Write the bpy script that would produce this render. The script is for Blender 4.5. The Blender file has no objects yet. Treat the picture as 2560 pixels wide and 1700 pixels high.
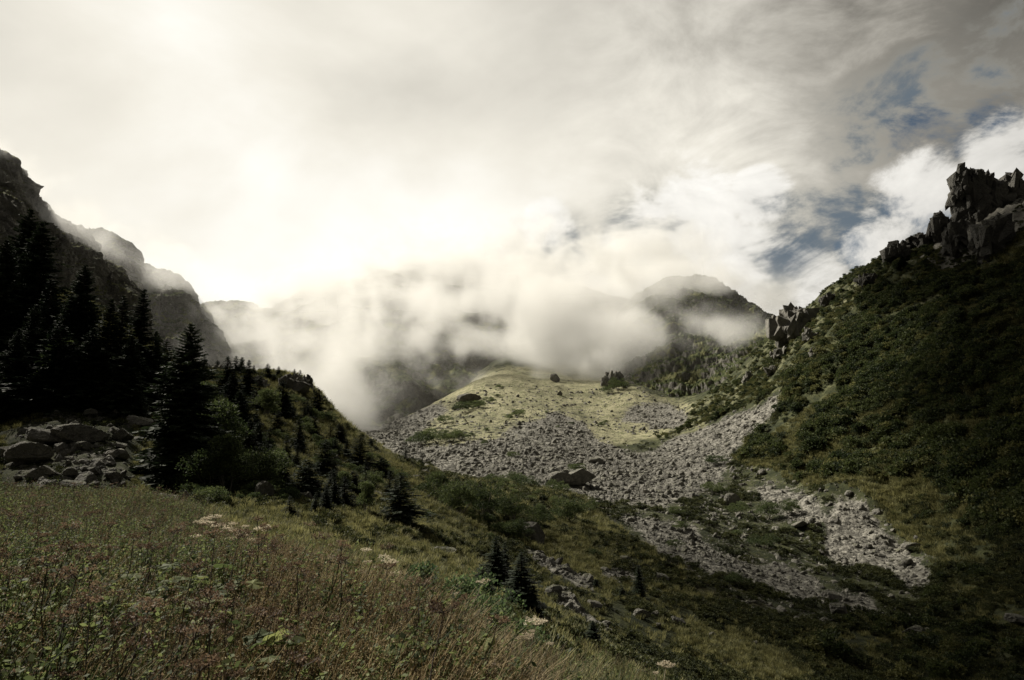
import bpy, math, random, time
import numpy as np
from mathutils import Vector, Matrix, Euler
T0 = time.time()
random.seed(7); RNG = np.random.default_rng(11)
SC = bpy.context.scene; COL = SC.collection; R = math.radians

# ------------------------------------------------------------------ camera
F_PX = 1707.0; TILT = R(9.0); CT, ST = math.cos(TILT), math.sin(TILT)
cam = bpy.data.cameras.new('camera'); cam.lens = 24; cam.sensor_width = 36
cam.clip_start = 0.05; cam.clip_end = 6000
camo = bpy.data.objects.new('camera', cam); COL.objects.link(camo)
camo.location = (0, 0, 0); camo.rotation_euler = (R(90) + TILT, 0, 0); SC.camera = camo

# ------------------------------------------------------------------ light, sky, exposure
SUN_AZ = R(-59.0)      # from +Y towards -X (left of the view)
SUN_EL = R(42.0)
SUN_DIR = Vector((math.sin(SUN_AZ) * math.cos(SUN_EL), math.cos(SUN_AZ) * math.cos(SUN_EL), math.sin(SUN_EL)))
sl = bpy.data.lights.new('sun', 'SUN'); sl.energy = 5.0; sl.angle = R(0.6); sl.color = (1.0, 0.93, 0.80)
so = bpy.data.objects.new('sun', sl); COL.objects.link(so)
so.rotation_euler = SUN_DIR.to_track_quat('Z', 'Y').to_euler()
SC.view_settings.view_transform = 'Standard'; SC.view_settings.look = 'None'
SC.view_settings.exposure = 0.52; SC.view_settings.gamma = 1.0
cy = SC.cycles
cy.use_denoising = True; cy.max_bounces = 6; cy.diffuse_bounces = 2; cy.transmission_bounces = 2
cy.glossy_bounces = 1; cy.transparent_max_bounces = 6; cy.volume_bounces = 3
cy.volume_max_steps = 256; cy.volume_step_rate = 1.0
cy.use_adaptive_sampling = True; cy.adaptive_threshold = 0.012


class NT:
    """small helper to write node trees"""
    def __init__(s, tree, clear=True):
        s.t = tree
        if clear: tree.nodes.clear()
    def n(s, typ, **kw):
        nd = s.t.nodes.new(typ)
        for k, v in kw.items():
            if k.startswith('i_'):
                nd.inputs[k[2:].replace('_', ' ')].default_value = v
            else: setattr(nd, k, v)
        return nd
    def put(s, v, sock):
        if isinstance(v, bpy.types.NodeSocket): s.t.links.new(v, sock)
        else: sock.default_value = v
    def m(s, op, a, b=None, c=None, clamp=False):
        nd = s.n('ShaderNodeMath', operation=op); nd.use_clamp = clamp
        s.put(a, nd.inputs[0])
        if b is not None: s.put(b, nd.inputs[1])
        if c is not None: s.put(c, nd.inputs[2])
        return nd.outputs[0]
    def vm(s, op, a, b=None, out=0):
        nd = s.n('ShaderNodeVectorMath', operation=op); s.put(a, nd.inputs[0])
        if b is not None: s.put(b, nd.inputs[3 if op == 'SCALE' else 1])
        return nd.outputs[1 if op in ('DOT_PRODUCT', 'LENGTH', 'DISTANCE') else 0]
    def rng(s, v, a, b, c=0.0, d=1.0, smooth=True):
        nd = s.n('ShaderNodeMapRange'); nd.interpolation_type = 'SMOOTHSTEP' if smooth else 'LINEAR'
        s.put(v, nd.inputs[0])
        for k, x in enumerate((a, b, c, d)): s.put(x, nd.inputs[k + 1])
        return nd.outputs[0]
    def noise(s, vec, scale, detail=4, rough=0.55, dist=0.0, typ='FBM'):
        nd = s.n('ShaderNodeTexNoise'); nd.noise_dimensions = '3D'; nd.noise_type = typ
        if vec is not None: s.put(vec, nd.inputs['Vector'])
        s.put(scale, nd.inputs['Scale']); nd.inputs['Detail'].default_value = detail
        nd.inputs['Roughness'].default_value = rough; nd.inputs['Distortion'].default_value = dist
        return nd.outputs[0]
    def mix(s, f, a, b, mode='MIX'):
        nd = s.n('ShaderNodeMix', data_type='RGBA', blend_type=mode); nd.clamp_factor = True
        s.put(f, nd.inputs[0])
        for v, k in ((a, 6), (b, 7)):
            if isinstance(v, tuple) and len(v) == 3: v = (*v, 1)
            s.put(v, nd.inputs[k])
        return nd.outputs[2]


# ------------------------------------------------------------------ projection helpers (photo pixels of the 2560x1700 frame)
def sr(px, py):
    v = (850 - py) / F_PX; w = CT - ST * v
    return (px - 1280) / F_PX / w, (ST + CT * v) / w
def P(px, py, d):
    s, r = sr(px, py); return Vector((s * d, d, r * d))
def to_px(X, Y, Z):
    f = Y * CT + Z * ST; u = -Y * ST + Z * CT
    f = np.maximum(f, 1e-3)
    return 1280 + F_PX * X / f, 850 - F_PX * u / f

world = bpy.data.worlds.new("World"); SC.world = world; world.use_nodes = True
def build_world():
    N = NT(world.node_tree)
    out = N.n('ShaderNodeOutputWorld'); bg = N.n('ShaderNodeBackground')
    sky = N.n('ShaderNodeTexSky'); sky.sky_type = 'NISHITA'; sky.sun_disc = False
    sky.sun_elevation = SUN_EL; sky.sun_rotation = SUN_AZ
    sky.altitude = 1800; sky.dust_density = 0.6
    d = N.n('ShaderNodeTexCoord').outputs['Generated']
    def lobe(px, py, r0, r1):
        v = (850 - py) / F_PX; u = (px - 1280) / F_PX
        w = Vector((u, CT - ST * v, ST + CT * v)).normalized()
        dt = N.vm('DOT_PRODUCT', d, tuple(w))
        return N.rng(dt, math.cos(r1), math.cos(r0))
    # gap zone: thin grey-blue veil with a few clear holes to the right, low white cumulus banks along the ridges
    mp2 = N.n('ShaderNodeMapping'); N.put(d, mp2.inputs[0]); mp2.inputs['Rotation'].default_value = (0, R(-32), 0); mp2.inputs['Scale'].default_value = (1.0, 1.0, 1.7)
    dd = mp2.outputs[0]
    soft = N.noise(dd, 2.3, 6, 0.5, 0.35); puff = N.noise(dd, 6.5, 9, 0.60, 0.45); wisp = N.noise(dd, 14.0, 7, 0.62, 0.3)
    zone = lobe(2420, 330, 0.02, 0.21)
    for a in ((2180, 470, 0.02, 0.19), (1960, 560, 0.0, 0.15), (1620, 590, 0.0, 0.10), (1400, 640, 0.0, 0.09), (2560, 230, 0.0, 0.16)): zone = N.m('MAXIMUM', zone, lobe(*a))
    holes = lobe(2310, 352, 0.0, 0.060)
    for a in ((2310, 490, 0.0, 0.055), (2150, 628, 0.0, 0.040), (2480, 290, 0.0, 0.045), (2400, 350, 0.0, 0.035)): holes = N.m('MAXIMUM', holes, lobe(*a))
    nz = N.m('ADD', N.m('MULTIPLY', puff, 0.75), N.m('MULTIPLY', wisp, 0.25))
    thin = N.rng(N.m('SUBTRACT', N.m('ADD', 0.5, N.m('MULTIPLY', zone, 0.10)), N.m('MULTIPLY', N.m('SUBTRACT', nz, 0.5), 4.2)), 0.30, 1.15)
    thin = N.m('MULTIPLY', thin, zone)
    clear = N.rng(N.m('SUBTRACT', N.m('MULTIPLY', holes, 1.0), N.m('MULTIPLY', N.m('SUBTRACT', nz, 0.44), 6.5)), 0.15, 1.1)
    clear = N.m('MULTIPLY', clear, N.rng(holes, 0.0, 0.3))
    # low bright cumulus
    cum = lobe(1700, 640, 0.0, 0.15)
    for a in ((1560, 700, 0.0, 0.14), (1850, 690, 0.0, 0.12), (2010, 690, 0.0, 0.08), (2320, 545, 0.0, 0.10), (2200, 600, 0.0, 0.07), (2540, 410, 0.0, 0.08), (1900, 500, 0.0, 0.055), (1380, 580, 0.0, 0.06), (1760, 520, 0.0, 0.05)): cum = N.m('MAXIMUM', cum, lobe(*a))
    cumm = N.rng(N.m('ADD', cum, N.m('MULTIPLY', N.m('SUBTRACT', nz, 0.5), 5.5)), 0.15, 0.95)
    cumm = N.m('MULTIPLY', cumm, N.rng(cum, 0.0, 0.25))
    core = Vector(P(720, 560, 1)).normalized()
    dc = N.m('MAXIMUM', N.vm('DOT_PRODUCT', d, tuple(core)), 0.0)
    lum = N.m('ADD', N.m('MULTIPLY', N.m('POWER', dc, 2.3), 0.92), 0.07)
    lum = N.m('ADD', lum, N.m('MULTIPLY', N.m('SUBTRACT', soft, 0.5), N.m('ADD', 0.15, N.m('MULTIPLY', dc, 0.65))))
    lum = N.m('ADD', lum, N.m('MULTIPLY', N.m('SUBTRACT', nz, 0.5), N.m('ADD', N.m('MULTIPLY', lobe(2350, 250, 0.05, 0.55), 1.3), 0.12)))
    lum = N.m('SUBTRACT', lum, N.m('MULTIPLY', lobe(1050, -60, 0.05, 0.34), 0.13))
    lum = N.m('SUBTRACT', lum, N.m('MULTIPLY', lobe(1400, 650, 0.0, 0.10), 0.12))
    lum = N.m('SUBTRACT', lum, N.m('MULTIPLY', lobe(2620, 200, 0.0, 0.36), 0.22))
    lum = N.m('MAXIMUM', lum, 0.03)
    veil = N.mix(N.rng(thin, 0.2, 1.0), N.vm('SCALE', (0.62, 0.60, 0.53), 0.80), (0.13, 0.165, 0.20))
    tint = N.mix(N.rng(lum, 0.12, 0.75), (0.98, 0.92, 0.80), (1.0, 0.955, 0.845))
    tint = N.mix(N.rng(lum, 0.80, 1.1), tint, (1, 0.985, 0.93))
    cc = N.vm('SCALE', tint, lum)
    cc = N.mix(thin, cc, veil)
    skc = N.vm('MULTIPLY', sky.outputs[0], (0.050, 0.050, 0.045))
    cc = N.mix(clear, cc, skc)
    cl = N.m('ADD', N.m('ADD', 0.50, N.m('MULTIPLY', dc, 0.42)), N.m('MULTIPLY', N.m('SUBTRACT', nz, 0.5), 1.1))
    cc = N.mix(N.m('MULTIPLY', cumm, 0.93), cc, N.vm('SCALE', (1.0, 0.975, 0.915), N.m('MULTIPLY', cl, N.rng(dc, 0.2, 0.75, 0.6, 1.0))))
    N.put(cc, bg.inputs[0]); bg.inputs[1].default_value = 0.74
    N.t.links.new(bg.outputs[0], out.inputs[0])
build_world()

# ------------------------------------------------------------------ noise
_p = np.arange(256); np.random.default_rng(3).shuffle(_p); _p = np.concatenate([_p, _p, _p])
_g = np.random.default_rng(5).normal(size=(256, 3)); _g /= np.linalg.norm(_g, axis=1)[:, None]; _g = _g.astype(np.float32)
def perlin(x, y, z):
    x = np.asarray(x, np.float32); y = np.asarray(y, np.float32); z = np.asarray(z, np.float32)
    xi = np.floor(x).astype(np.int64); yi = np.floor(y).astype(np.int64); zi = np.floor(z).astype(np.int64)
    xf = x - xi; yf = y - yi; zf = z - zi
    u = xf**3 * (xf * (xf * 6 - 15) + 10); v = yf**3 * (yf * (yf * 6 - 15) + 10); w = zf**3 * (zf * (zf * 6 - 15) + 10)
    xi &= 255; yi &= 255; zi &= 255; res = 0
    for a in (0, 1):
        for b in (0, 1):
            for c in (0, 1):
                g = _g[_p[_p[_p[(xi + a) & 255] + ((yi + b) & 255)] + ((zi + c) & 255)]]
                n = g[..., 0] * (xf - a) + g[..., 1] * (yf - b) + g[..., 2] * (zf - c)
                res = res + n * (u if a else 1 - u) * (v if b else 1 - v) * (w if c else 1 - w)
    return res * 1.6
def fbm(x, y, z, oct=5, gain=0.5, ridged=False):
    a, s, f = 1.0, 0, 1.0; tot = 0
    for o in range(oct):
        n = perlin(x * f + 17.3 * o, y * f - 9.1 * o, z * f + 5.7 * o)
        s = s + a * ((1 - 2 * np.abs(n)) if ridged else n); tot += a; a *= gain; f *= 2.03
    return s / tot
def sstep(x, a, b):
    t = np.clip((x - a) / (b - a), 0, 1); return t * t * (3 - 2 * t)

# ------------------------------------------------------------------ object helpers
def mesh_np(name, V, Fq, smooth=True):
    """V (n,3), Fq list of index arrays, each (m,k)"""
    me = bpy.data.meshes.new(name); V = np.asarray(V, np.float32)
    if not isinstance(Fq, list): Fq = [Fq]
    Fq = [np.asarray(f, np.int32) for f in Fq if len(f)]
    loops = np.concatenate([f.ravel() for f in Fq]); tot = np.concatenate([np.full(len(f), f.shape[1], np.int32) for f in Fq])
    st = np.concatenate([[0], np.cumsum(tot)[:-1]]).astype(np.int32)
    me.vertices.add(len(V)); me.vertices.foreach_set('co', V.ravel())
    me.loops.add(len(loops)); me.loops.foreach_set('vertex_index', loops)
    me.polygons.add(len(tot)); me.polygons.foreach_set('loop_start', st); me.polygons.foreach_set('loop_total', tot)
    me.polygons.foreach_set('use_smooth', np.full(len(tot), smooth))
    me.update(calc_edges=True); me.validate(); return me
def attr(me, name, vals):
    a = me.attributes.new(name, 'FLOAT', 'POINT'); a.data.foreach_set('value', np.asarray(vals, np.float32).ravel())
def link(name, data, mats=(), parent=None, loc=None, col=None):
    o = bpy.data.objects.new(name, data); (col or COL).objects.link(o)
    for m_ in (mats if isinstance(mats, (list, tuple)) else [mats]):
        if data is not None: data.materials.append(m_)
    if parent: o.parent = parent
    if loc is not None: o.location = loc
    return o
def tag(o, label=None, cat=None, group=None, kind=None):
    if label: o['label'] = label
    if cat: o['category'] = cat
    if group: o['group'] = group
    if kind: o['kind'] = kind
    return o

# ------------------------------------------------------------------ materials
def new_mat(name):
    m_ = bpy.data.materials.new(name); m_.use_nodes = True; return m_, NT(m_.node_tree)
def rock_color(N, pos, tone=1.0, green=0.0):
    a = N.noise(pos, 0.35, 6, 0.62); b = N.noise(pos, 2.2, 5, 0.65); c = N.noise(pos, 9.0, 3, 0.7)
    col = N.mix(N.rng(a, 0.35, 0.65), (0.07 * tone, 0.067 * tone, 0.059 * tone), (0.25 * tone, 0.238 * tone, 0.205 * tone))
    col = N.mix(N.rng(b, 0.42, 0.60), col, (0.135 * tone, 0.13 * tone, 0.115 * tone))
    col = N.mix(N.m('MULTIPLY', N.rng(c, 0.50, 0.68), 0.55), col, (0.30 * tone, 0.29 * tone, 0.25 * tone))
    return col
def mat_rock(name, tone=1.0, moss=0.35, scale=1.0):
    m_, N = new_mat(name)
    out = N.n('ShaderNodeOutputMaterial'); b = N.n('ShaderNodeBsdfPrincipled', i_Roughness=0.9)
    geo = N.n('ShaderNodeNewGeometry'); pos = N.vm('SCALE', geo.outputs['Position'], scale)
    col = rock_color(N, pos, tone)
    nz = N.n('ShaderNodeSeparateXYZ'); N.put(geo.outputs['Normal'], nz.inputs[0])
    mk = N.m('ADD', nz.outputs[2], N.m('MULTIPLY', N.m('SUBTRACT', N.noise(pos, 1.3, 5, 0.6), 0.5), 1.6))
    mk = N.m('MULTIPLY', N.rng(mk, 0.72, 1.05), moss)
    col = N.mix(mk, col, N.mix(N.noise(pos, 6, 3), (0.035, 0.045, 0.016), (0.13, 0.13, 0.05)))
    N.put(col, b.inputs['Base Color'])
    bm_ = N.n('ShaderNodeBump', i_Strength=1.0, i_Distance=0.22 / scale)
    cr = N.n('ShaderNodeTexVoronoi', feature='DISTANCE_TO_EDGE'); N.put(N.vm('ADD', pos, N.n('ShaderNodeTexNoise', i_Scale=1.5).outputs[1]), cr.inputs['Vector']); cr.inputs['Scale'].default_value = 1.4
    N.put(N.m('ADD', N.noise(pos, 3.2, 8, 0.7), N.m('MULTIPLY', N.rng(cr.outputs[0], 0, 0.10), 0.35)), bm_.inputs['Height'])
    N.put(bm_.outputs[0], b.inputs['Normal'])
    N.t.links.new(b.outputs[0], out.inputs[0]); return m_
def mat_leaf(name, c1, c2, trans=0.35, scale=0.6, rough=0.7):
    m_, N = new_mat(name)
    out = N.n('ShaderNodeOutputMaterial')
    oi = N.n('ShaderNodeObjectInfo'); geo = N.n('ShaderNodeNewGeometry')
    f = N.m('ADD', N.m('MULTIPLY', oi.outputs['Random'], 0.45), N.m('MULTIPLY', N.noise(geo.outputs['Position'], scale, 4, 0.7), 0.75))
    isl = N.m('MULTIPLY', N.m('SUBTRACT', geo.outputs['Random Per Island'], 0.5), 0.6)
    f = N.rng(N.m('ADD', f, isl), 0.25, 0.95)
    col = N.mix(f, c1, c2)
    d = N.n('ShaderNodeBsdfPrincipled', i_Roughness=rough); N.put(col, d.inputs['Base Color']); d.inputs['Specular IOR Level'].default_value = 0.25
    t = N.n('ShaderNodeBsdfTranslucent'); N.put(N.vm('SCALE', col, 1.3), t.inputs[0])
    mx = N.n('ShaderNodeMixShader'); mx.inputs[0].default_value = trans
    N.t.links.new(d.outputs[0], mx.inputs[1]); N.t.links.new(t.outputs[0], mx.inputs[2]); N.t.links.new(mx.outputs[0], out.inputs[0])
    return m_
def mat_plain(name, c1, c2, scale=3.0, rough=0.9):
    m_, N = new_mat(name); out = N.n('ShaderNodeOutputMaterial'); b = N.n('ShaderNodeBsdfPrincipled', i_Roughness=rough)
    geo = N.n('ShaderNodeNewGeometry')
    N.put(N.mix(N.noise(geo.outputs['Position'], scale, 4), c1, c2), b.inputs['Base Color'])
    N.t.links.new(b.outputs[0], out.inputs[0]); return m_
def mat_ground():
    m_, N = new_mat('ground_cover_soil'); out = N.n('ShaderNodeOutputMaterial'); b = N.n('ShaderNodeBsdfPrincipled', i_Roughness=0.95)
    b.inputs['Specular IOR Level'].default_value = 0.15
    geo = N.n('ShaderNodeNewGeometry'); pos = geo.outputs['Position']
    def A(n_): return N.n('ShaderNodeAttribute', attribute_name=n_).outputs['Fac']
    n1 = N.noise(pos, 0.045, 6, 0.62); n2 = N.noise(pos, 0.22, 6, 0.66); n3 = N.noise(pos, 1.6, 5, 0.7); n4 = N.noise(pos, 7.0, 3, 0.7)
    green = N.mix(N.rng(n2, 0.36, 0.64), (0.017, 0.022, 0.011), (0.050, 0.055, 0.024))
    green = N.mix(N.rng(n3, 0.5, 0.75), green, (0.085, 0.088, 0.032))
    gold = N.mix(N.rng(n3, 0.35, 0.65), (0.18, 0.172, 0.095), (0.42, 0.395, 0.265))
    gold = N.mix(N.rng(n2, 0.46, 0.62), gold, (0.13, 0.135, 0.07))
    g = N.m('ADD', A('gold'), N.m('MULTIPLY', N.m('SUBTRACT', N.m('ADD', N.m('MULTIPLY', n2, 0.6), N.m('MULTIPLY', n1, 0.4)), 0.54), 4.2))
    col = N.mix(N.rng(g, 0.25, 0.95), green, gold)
    br = N.m('ADD', A('brown'), N.m('MULTIPLY', N.m('SUBTRACT', n2, 0.5), 1.2))
    col = N.mix(N.rng(br, 0.4, 0.9), col, N.mix(n3, (0.025, 0.02, 0.012), (0.10, 0.075, 0.04)))
    # rock and scree
    nz = N.n('ShaderNodeSeparateXYZ'); N.put(geo.outputs['Normal'], nz.inputs[0])
    steep = N.m('ADD', N.m('SUBTRACT', 1.0, nz.outputs[2]), N.m('MULTIPLY', N.m('SUBTRACT', n2, 0.5), 0.9))
    rk = N.m('MAXIMUM', N.rng(steep, 0.62, 0.80), N.rng(N.m('ADD', A('rock'), N.m('MULTIPLY', N.m('SUBTRACT', n2, 0.5), 1.5)), 0.45, 0.6))
    rock = rock_color(N, pos, 1.0)
    col = N.mix(rk, col, rock)
    vo = N.n('ShaderNodeTexVoronoi'); N.put(pos, vo.inputs['Vector']); vo.inputs['Scale'].default_value = 0.9
    vo2 = N.n('ShaderNodeTexVoronoi'); N.put(pos, vo2.inputs['Vector']); vo2.inputs['Scale'].default_value = 2.6
    spx = N.n('ShaderNodeSeparateColor'); N.put(vo.outputs['Color'], spx.inputs[0])
    spy = N.n('ShaderNodeSeparateColor'); N.put(vo2.outputs['Color'], spy.inputs[0])
    mixv = N.m('ADD', N.m('MULTIPLY', spx.outputs[0], 0.5), N.m('MULTIPLY', spy.outputs[0], 0.5))
    sc_ = N.mix(N.rng(mixv, 0.15, 0.85, smooth=False), (0.07, 0.068, 0.059), (0.265, 0.255, 0.222))
    s_ = N.m('ADD', A('scree'), N.m('MULTIPLY', N.m('SUBTRACT', n2, 0.5), 0.9))
    s_ = N.m('ADD', s_, N.m('MULTIPLY', N.m('SUBTRACT', n3, 0.5), 0.5))
    sm = N.rng(s_, 0.42, 0.58)
    col = N.mix(sm, col, sc_)
    N.put(col, b.inputs['Base Color'])
    bp = N.n('ShaderNodeBump', i_Strength=1.0, i_Distance=0.35)
    h = N.m('ADD', N.noise(pos, 0.9, 8, 0.72), N.m('MULTIPLY', N.m('MULTIPLY', sm, N.m('SUBTRACT', 0.5, vo.outputs['Distance'])), 1.2))
    N.put(h, bp.inputs['Height']); N.put(bp.outputs[0], b.inputs['Normal'])
    N.t.links.new(b.outputs[0], out.inputs[0]); return m_
def mat_mountain():
    m_, N = new_mat('mountain_face'); out = N.n('ShaderNodeOutputMaterial'); b = N.n('ShaderNodeBsdfPrincipled', i_Roughness=0.95)
    b.inputs['Specular IOR Level'].default_value = 0.15
    geo = N.n('ShaderNodeNewGeometry'); pos = geo.outputs['Position']
    n2 = N.noise(pos, 0.055, 7, 0.66); n3 = N.noise(pos, 0.35, 6, 0.7)
    nz = N.n('ShaderNodeSeparateXYZ'); N.put(geo.outputs['Normal'], nz.inputs[0])
    gr = N.m('ADD', N.m('SUBTRACT', nz.outputs[2], N.n('ShaderNodeAttribute', attribute_name='rock').outputs['Fac']), N.m('MULTIPLY', N.m('SUBTRACT', n2, 0.5), 1.5))
    green = N.mix(N.rng(n3, 0.38, 0.62), (0.028, 0.040, 0.017), (0.10, 0.115, 0.045))
    green = N.mix(N.rng(n2, 0.50, 0.64), green, (0.19, 0.19, 0.085))
    rock = rock_color(N, N.vm('SCALE', pos, 0.35), 0.95)
    N.put(N.mix(N.rng(gr, 0.30, 0.55), rock, green), b.inputs['Base Color'])
    bp = N.n('ShaderNodeBump', i_Strength=1.0, i_Distance=3.0); N.put(N.noise(pos, 0.28, 9, 0.72), bp.inputs['Height']); N.put(bp.outputs[0], b.inputs['Normal'])
    N.t.links.new(b.outputs[0], out.inputs[0]); return m_
M = {}
M['ground'] = mat_ground(); M['mountain'] = mat_mountain()
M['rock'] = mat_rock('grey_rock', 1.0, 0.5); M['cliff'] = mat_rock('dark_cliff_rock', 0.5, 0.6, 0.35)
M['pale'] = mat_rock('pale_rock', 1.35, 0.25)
M['spruce'] = mat_leaf('spruce_needles', (0.009, 0.016, 0.009), (0.034, 0.048, 0.022), 0.2, 0.9)
M['alder'] = mat_leaf('alder_leaves', (0.015, 0.024, 0.010), (0.072, 0.088, 0.030), 0.35, 0.08)
M['scrub'] = mat_leaf('yellowish_scrub_leaves', (0.045, 0.052, 0.018), (0.15, 0.15, 0.055), 0.35, 0.1)
M['juniper'] = mat_leaf('juniper_needles', (0.010, 0.017, 0.009), (0.035, 0.048, 0.020), 0.2, 0.3)
M['shrub'] = mat_leaf('shrub_leaves', (0.028, 0.042, 0.017), (0.11, 0.135, 0.05), 0.38, 0.25)
M['heath'] = mat_leaf('heath_leaves', (0.016, 0.023, 0.010), (0.080, 0.086, 0.030), 0.25, 0.10)
M['bark'] = mat_plain('bark', (0.03, 0.024, 0.018), (0.10, 0.085, 0.065), 6)
M['palebark'] = mat_plain('pale_bark', (0.10, 0.09, 0.075), (0.28, 0.26, 0.22), 6)
M['straw'] = mat_leaf('dry_grass', (0.075, 0.055, 0.032), (0.36, 0.29, 0.165), 0.35, 1.0)
M['grass'] = mat_leaf('green_grass', (0.035, 0.045, 0.016), (0.14, 0.14, 0.05), 0.4, 1.2)
M['goldgrass'] = mat_leaf('golden_grass', (0.045, 0.052, 0.020), (0.26, 0.245, 0.105), 0.35, 0.10)
M['stalk'] = mat_plain('dark_dry_stalk', (0.02, 0.015, 0.012), (0.07, 0.05, 0.035), 8)
M['palestalk'] = mat_plain('pale_dry_stalk', (0.22, 0.18, 0.12), (0.42, 0.36, 0.25), 8)
M['rowan'] = mat_leaf('rowan_leaves', (0.035, 0.06, 0.026), (0.13, 0.18, 0.075), 0.45, 1.0)
M['seed'] = mat_leaf('brown_seed_heads', (0.06, 0.038, 0.024), (0.20, 0.14, 0.09), 0.3, 1.5)
M['umbel'] = mat_leaf('pale_umbel_flowers', (0.42, 0.36, 0.27), (0.72, 0.66, 0.52), 0.4, 3)
M['herb'] = mat_leaf('herb_leaves', (0.035, 0.05, 0.02), (0.17, 0.20, 0.075), 0.45, 1.0)
M['broad'] = mat_leaf('broad_leaves', (0.06, 0.08, 0.028), (0.20, 0.22, 0.08), 0.45, 1.0)

# ------------------------------------------------------------------ terrain: one height field over the valley
CP = [ # photo x, photo y of the ground there, distance ahead in metres
 (-500,1300,30),(-500,1150,50),(-500,900,90),(-500,560,150),(-500,700,300),(-500,1000,500),
 (0,1700,4.6),(0,1500,8),(0,1350,16),(0,1265,30),(0,1225,38),(0,1080,55),(0,950,75),(0,830,100),(0,700,150),(0,800,220),(0,1000,400),(300,1100,720),(600,1120,720),(900,1110,720),(600,1100,560),(900,1110,560),
 (250,1276,28),(250,1235,36),(250,1120,46),(250,1000,64),(250,900,84),(250,820,110),(230,770,150),(250,900,210),(250,1040,400),
 (450,1300,25),(450,1262,32),(450,1230,42),(450,1080,62),(450,960,92),(460,920,130),(460,990,180),(460,1050,400),
 (640,1700,5.0),(600,1380,19),(620,1300,28),(650,1250,38),(650,1150,53),(650,1060,76),(650,980,112),(640,945,150),(640,1010,190),(640,1070,400),
 (760,1200,50),(770,1090,84),(770,1000,125),(765,968,146),(775,1050,190),(780,1090,330),
 (800,1465,14),(800,1370,24),(830,1290,38),(850,1195,60),(860,1115,92),(865,1075,118),(860,1150,170),(900,1140,250),(940,1130,112),(940,1180,150),(940,1210,70),
 (1000,1700,5.4),(1000,1535,10),(1000,1440,20),(1000,1330,38),(1000,1240,62),(1000,1172,100),(1000,1210,150),(1010,1160,220),
 (1130,1440,28),(1150,1350,48),(1150,1260,80),(1130,1196,120),(1140,1210,150),(1140,1165,220),
 (1200,1640,8),(1200,1530,16),(1250,1480,30),(1300,1420,50),(1300,1310,82),(1300,1230,130),(1300,1180,185),(1300,1110,260),(1330,1050,340),(1340,990,430),(1350,945,520),(1345,915,590),(1345,880,680),(1345,840,790),(1480,920,600),(1480,885,700),
 (1400,1735,7),(1400,1640,15),(1420,1570,30),(1500,1500,50),(1500,1400,76),(1500,1310,112),(1500,1240,155),(1500,1170,215),(1500,1090,310),(1500,1010,420),(1500,955,510),
 (1560,1800,7),(1600,1720,16),(1640,1680,32),(1660,1590,48),(1700,1500,64),(1700,1400,90),(1700,1300,130),(1700,1215,185),(1700,1120,270),(1690,1040,360),(1690,1000,430),(1690,1010,600),
 (1900,1750,40),(1900,1600,58),(1900,1500,80),(1900,1400,112),(1900,1300,150),(1890,1200,190),(1890,1100,225),(1900,1000,262),(1900,920,310),(1910,865,345),(1900,920,440),(1900,960,600),
 (2100,1740,48),(2100,1600,68),(2100,1500,92),(2100,1400,122),(2100,1300,150),(2100,1200,172),(2100,1050,200),(2100,900,235),(2100,800,265),(2090,728,300),(2100,800,370),(2100,900,550),
 (2300,1740,56),(2300,1600,78),(2300,1500,98),(2300,1400,120),(2300,1300,138),(2300,1150,158),(2300,1000,182),(2300,800,222),(2300,680,250),(2295,625,280),(2300,720,340),(2300,850,520),
 (2560,1740,58),(2560,1600,76),(2560,1500,88),(2560,1400,100),(2560,1250,115),(2560,1100,132),(2560,900,160),(2560,700,195),(2560,580,225),(2550,520,255),(2560,600,320),(2560,800,500),
 (3000,1700,60),(3000,1400,80),(3000,1100,108),(3000,800,145),(3000,500,185),(3000,350,225),(3000,450,300),(3000,700,480),
 (1120,1010,440),(1060,1075,350),(960,1095,310),(1000,1120,270),(900,1085,400),(1100,1020,560),(1000,1050,560),(1200,950,500),(1200,1010,410),(1200,1090,300),(1170,1140,230),(1220,930,570),(1230,900,660),(1110,985,700),(1150,1000,700),(1600,980,440),(1600,945,540),(1600,930,640),
]
CZ = [ # x, y, z close to the camera
 (-1.6,1.2,-1.35),(0,1.2,-1.6),(1.6,1.2,-2.1),(-3.5,3,-1.15),(0,3,-1.75),(3,3,-2.9),(-1.5,0.5,-1.3),(1,0.5,-1.8),
 (-6,4,-0.8),(6,5,-4.2),(12,9,-8.2),(-25,12,1.2),(-60,25,14),(25,14,-15),(60,30,-22),(100,50,-10),(-14,6,0.3),(10,18,-9.0),(3.5,12,-5.2),
]
def rbf_fit():
    pts = [(*sr(px, py)[:1], math.log(d), sr(px, py)[1]) for px, py, d in CP] + [(x / y, math.log(y), z / y) for x, y, z in CZ]
    A = np.array(pts); A[:, 0] *= 1.6; n = len(A)
    def K(r2): return np.where(r2 > 1e-12, 0.5 * r2 * np.log(np.maximum(r2, 1e-12)), 0)
    D = ((A[:, None, :2] - A[None, :, :2]) ** 2).sum(-1)
    Q = np.zeros((n + 3, n + 3)); Q[:n, :n] = K(D) + np.eye(n) * 2e-4
    Q[:n, n] = 1; Q[:n, n + 1:] = A[:, :2]; Q[n:, :n] = Q[:n, n:].T
    w = np.linalg.solve(Q, np.concatenate([A[:, 2], [0, 0, 0]]))
    def ev(S, T):
        q = np.stack([S.ravel() * 1.6, T.ravel()], 1); r = np.zeros(len(q))
        for k in range(0, len(q), 40000):
            qq = q[k:k + 40000]; D2 = ((qq[:, None] - A[None, :, :2]) ** 2).sum(-1)
            r[k:k + 40000] = K(D2) @ w[:n] + w[n] + qq @ w[n + 1:]
        return r.reshape(S.shape)
    return ev
NS, NTT = 760, 640
s_ax = np.linspace(-1.5, 1.5, NS); t_ax = np.linspace(math.log(0.8), math.log(780), NTT)
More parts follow.
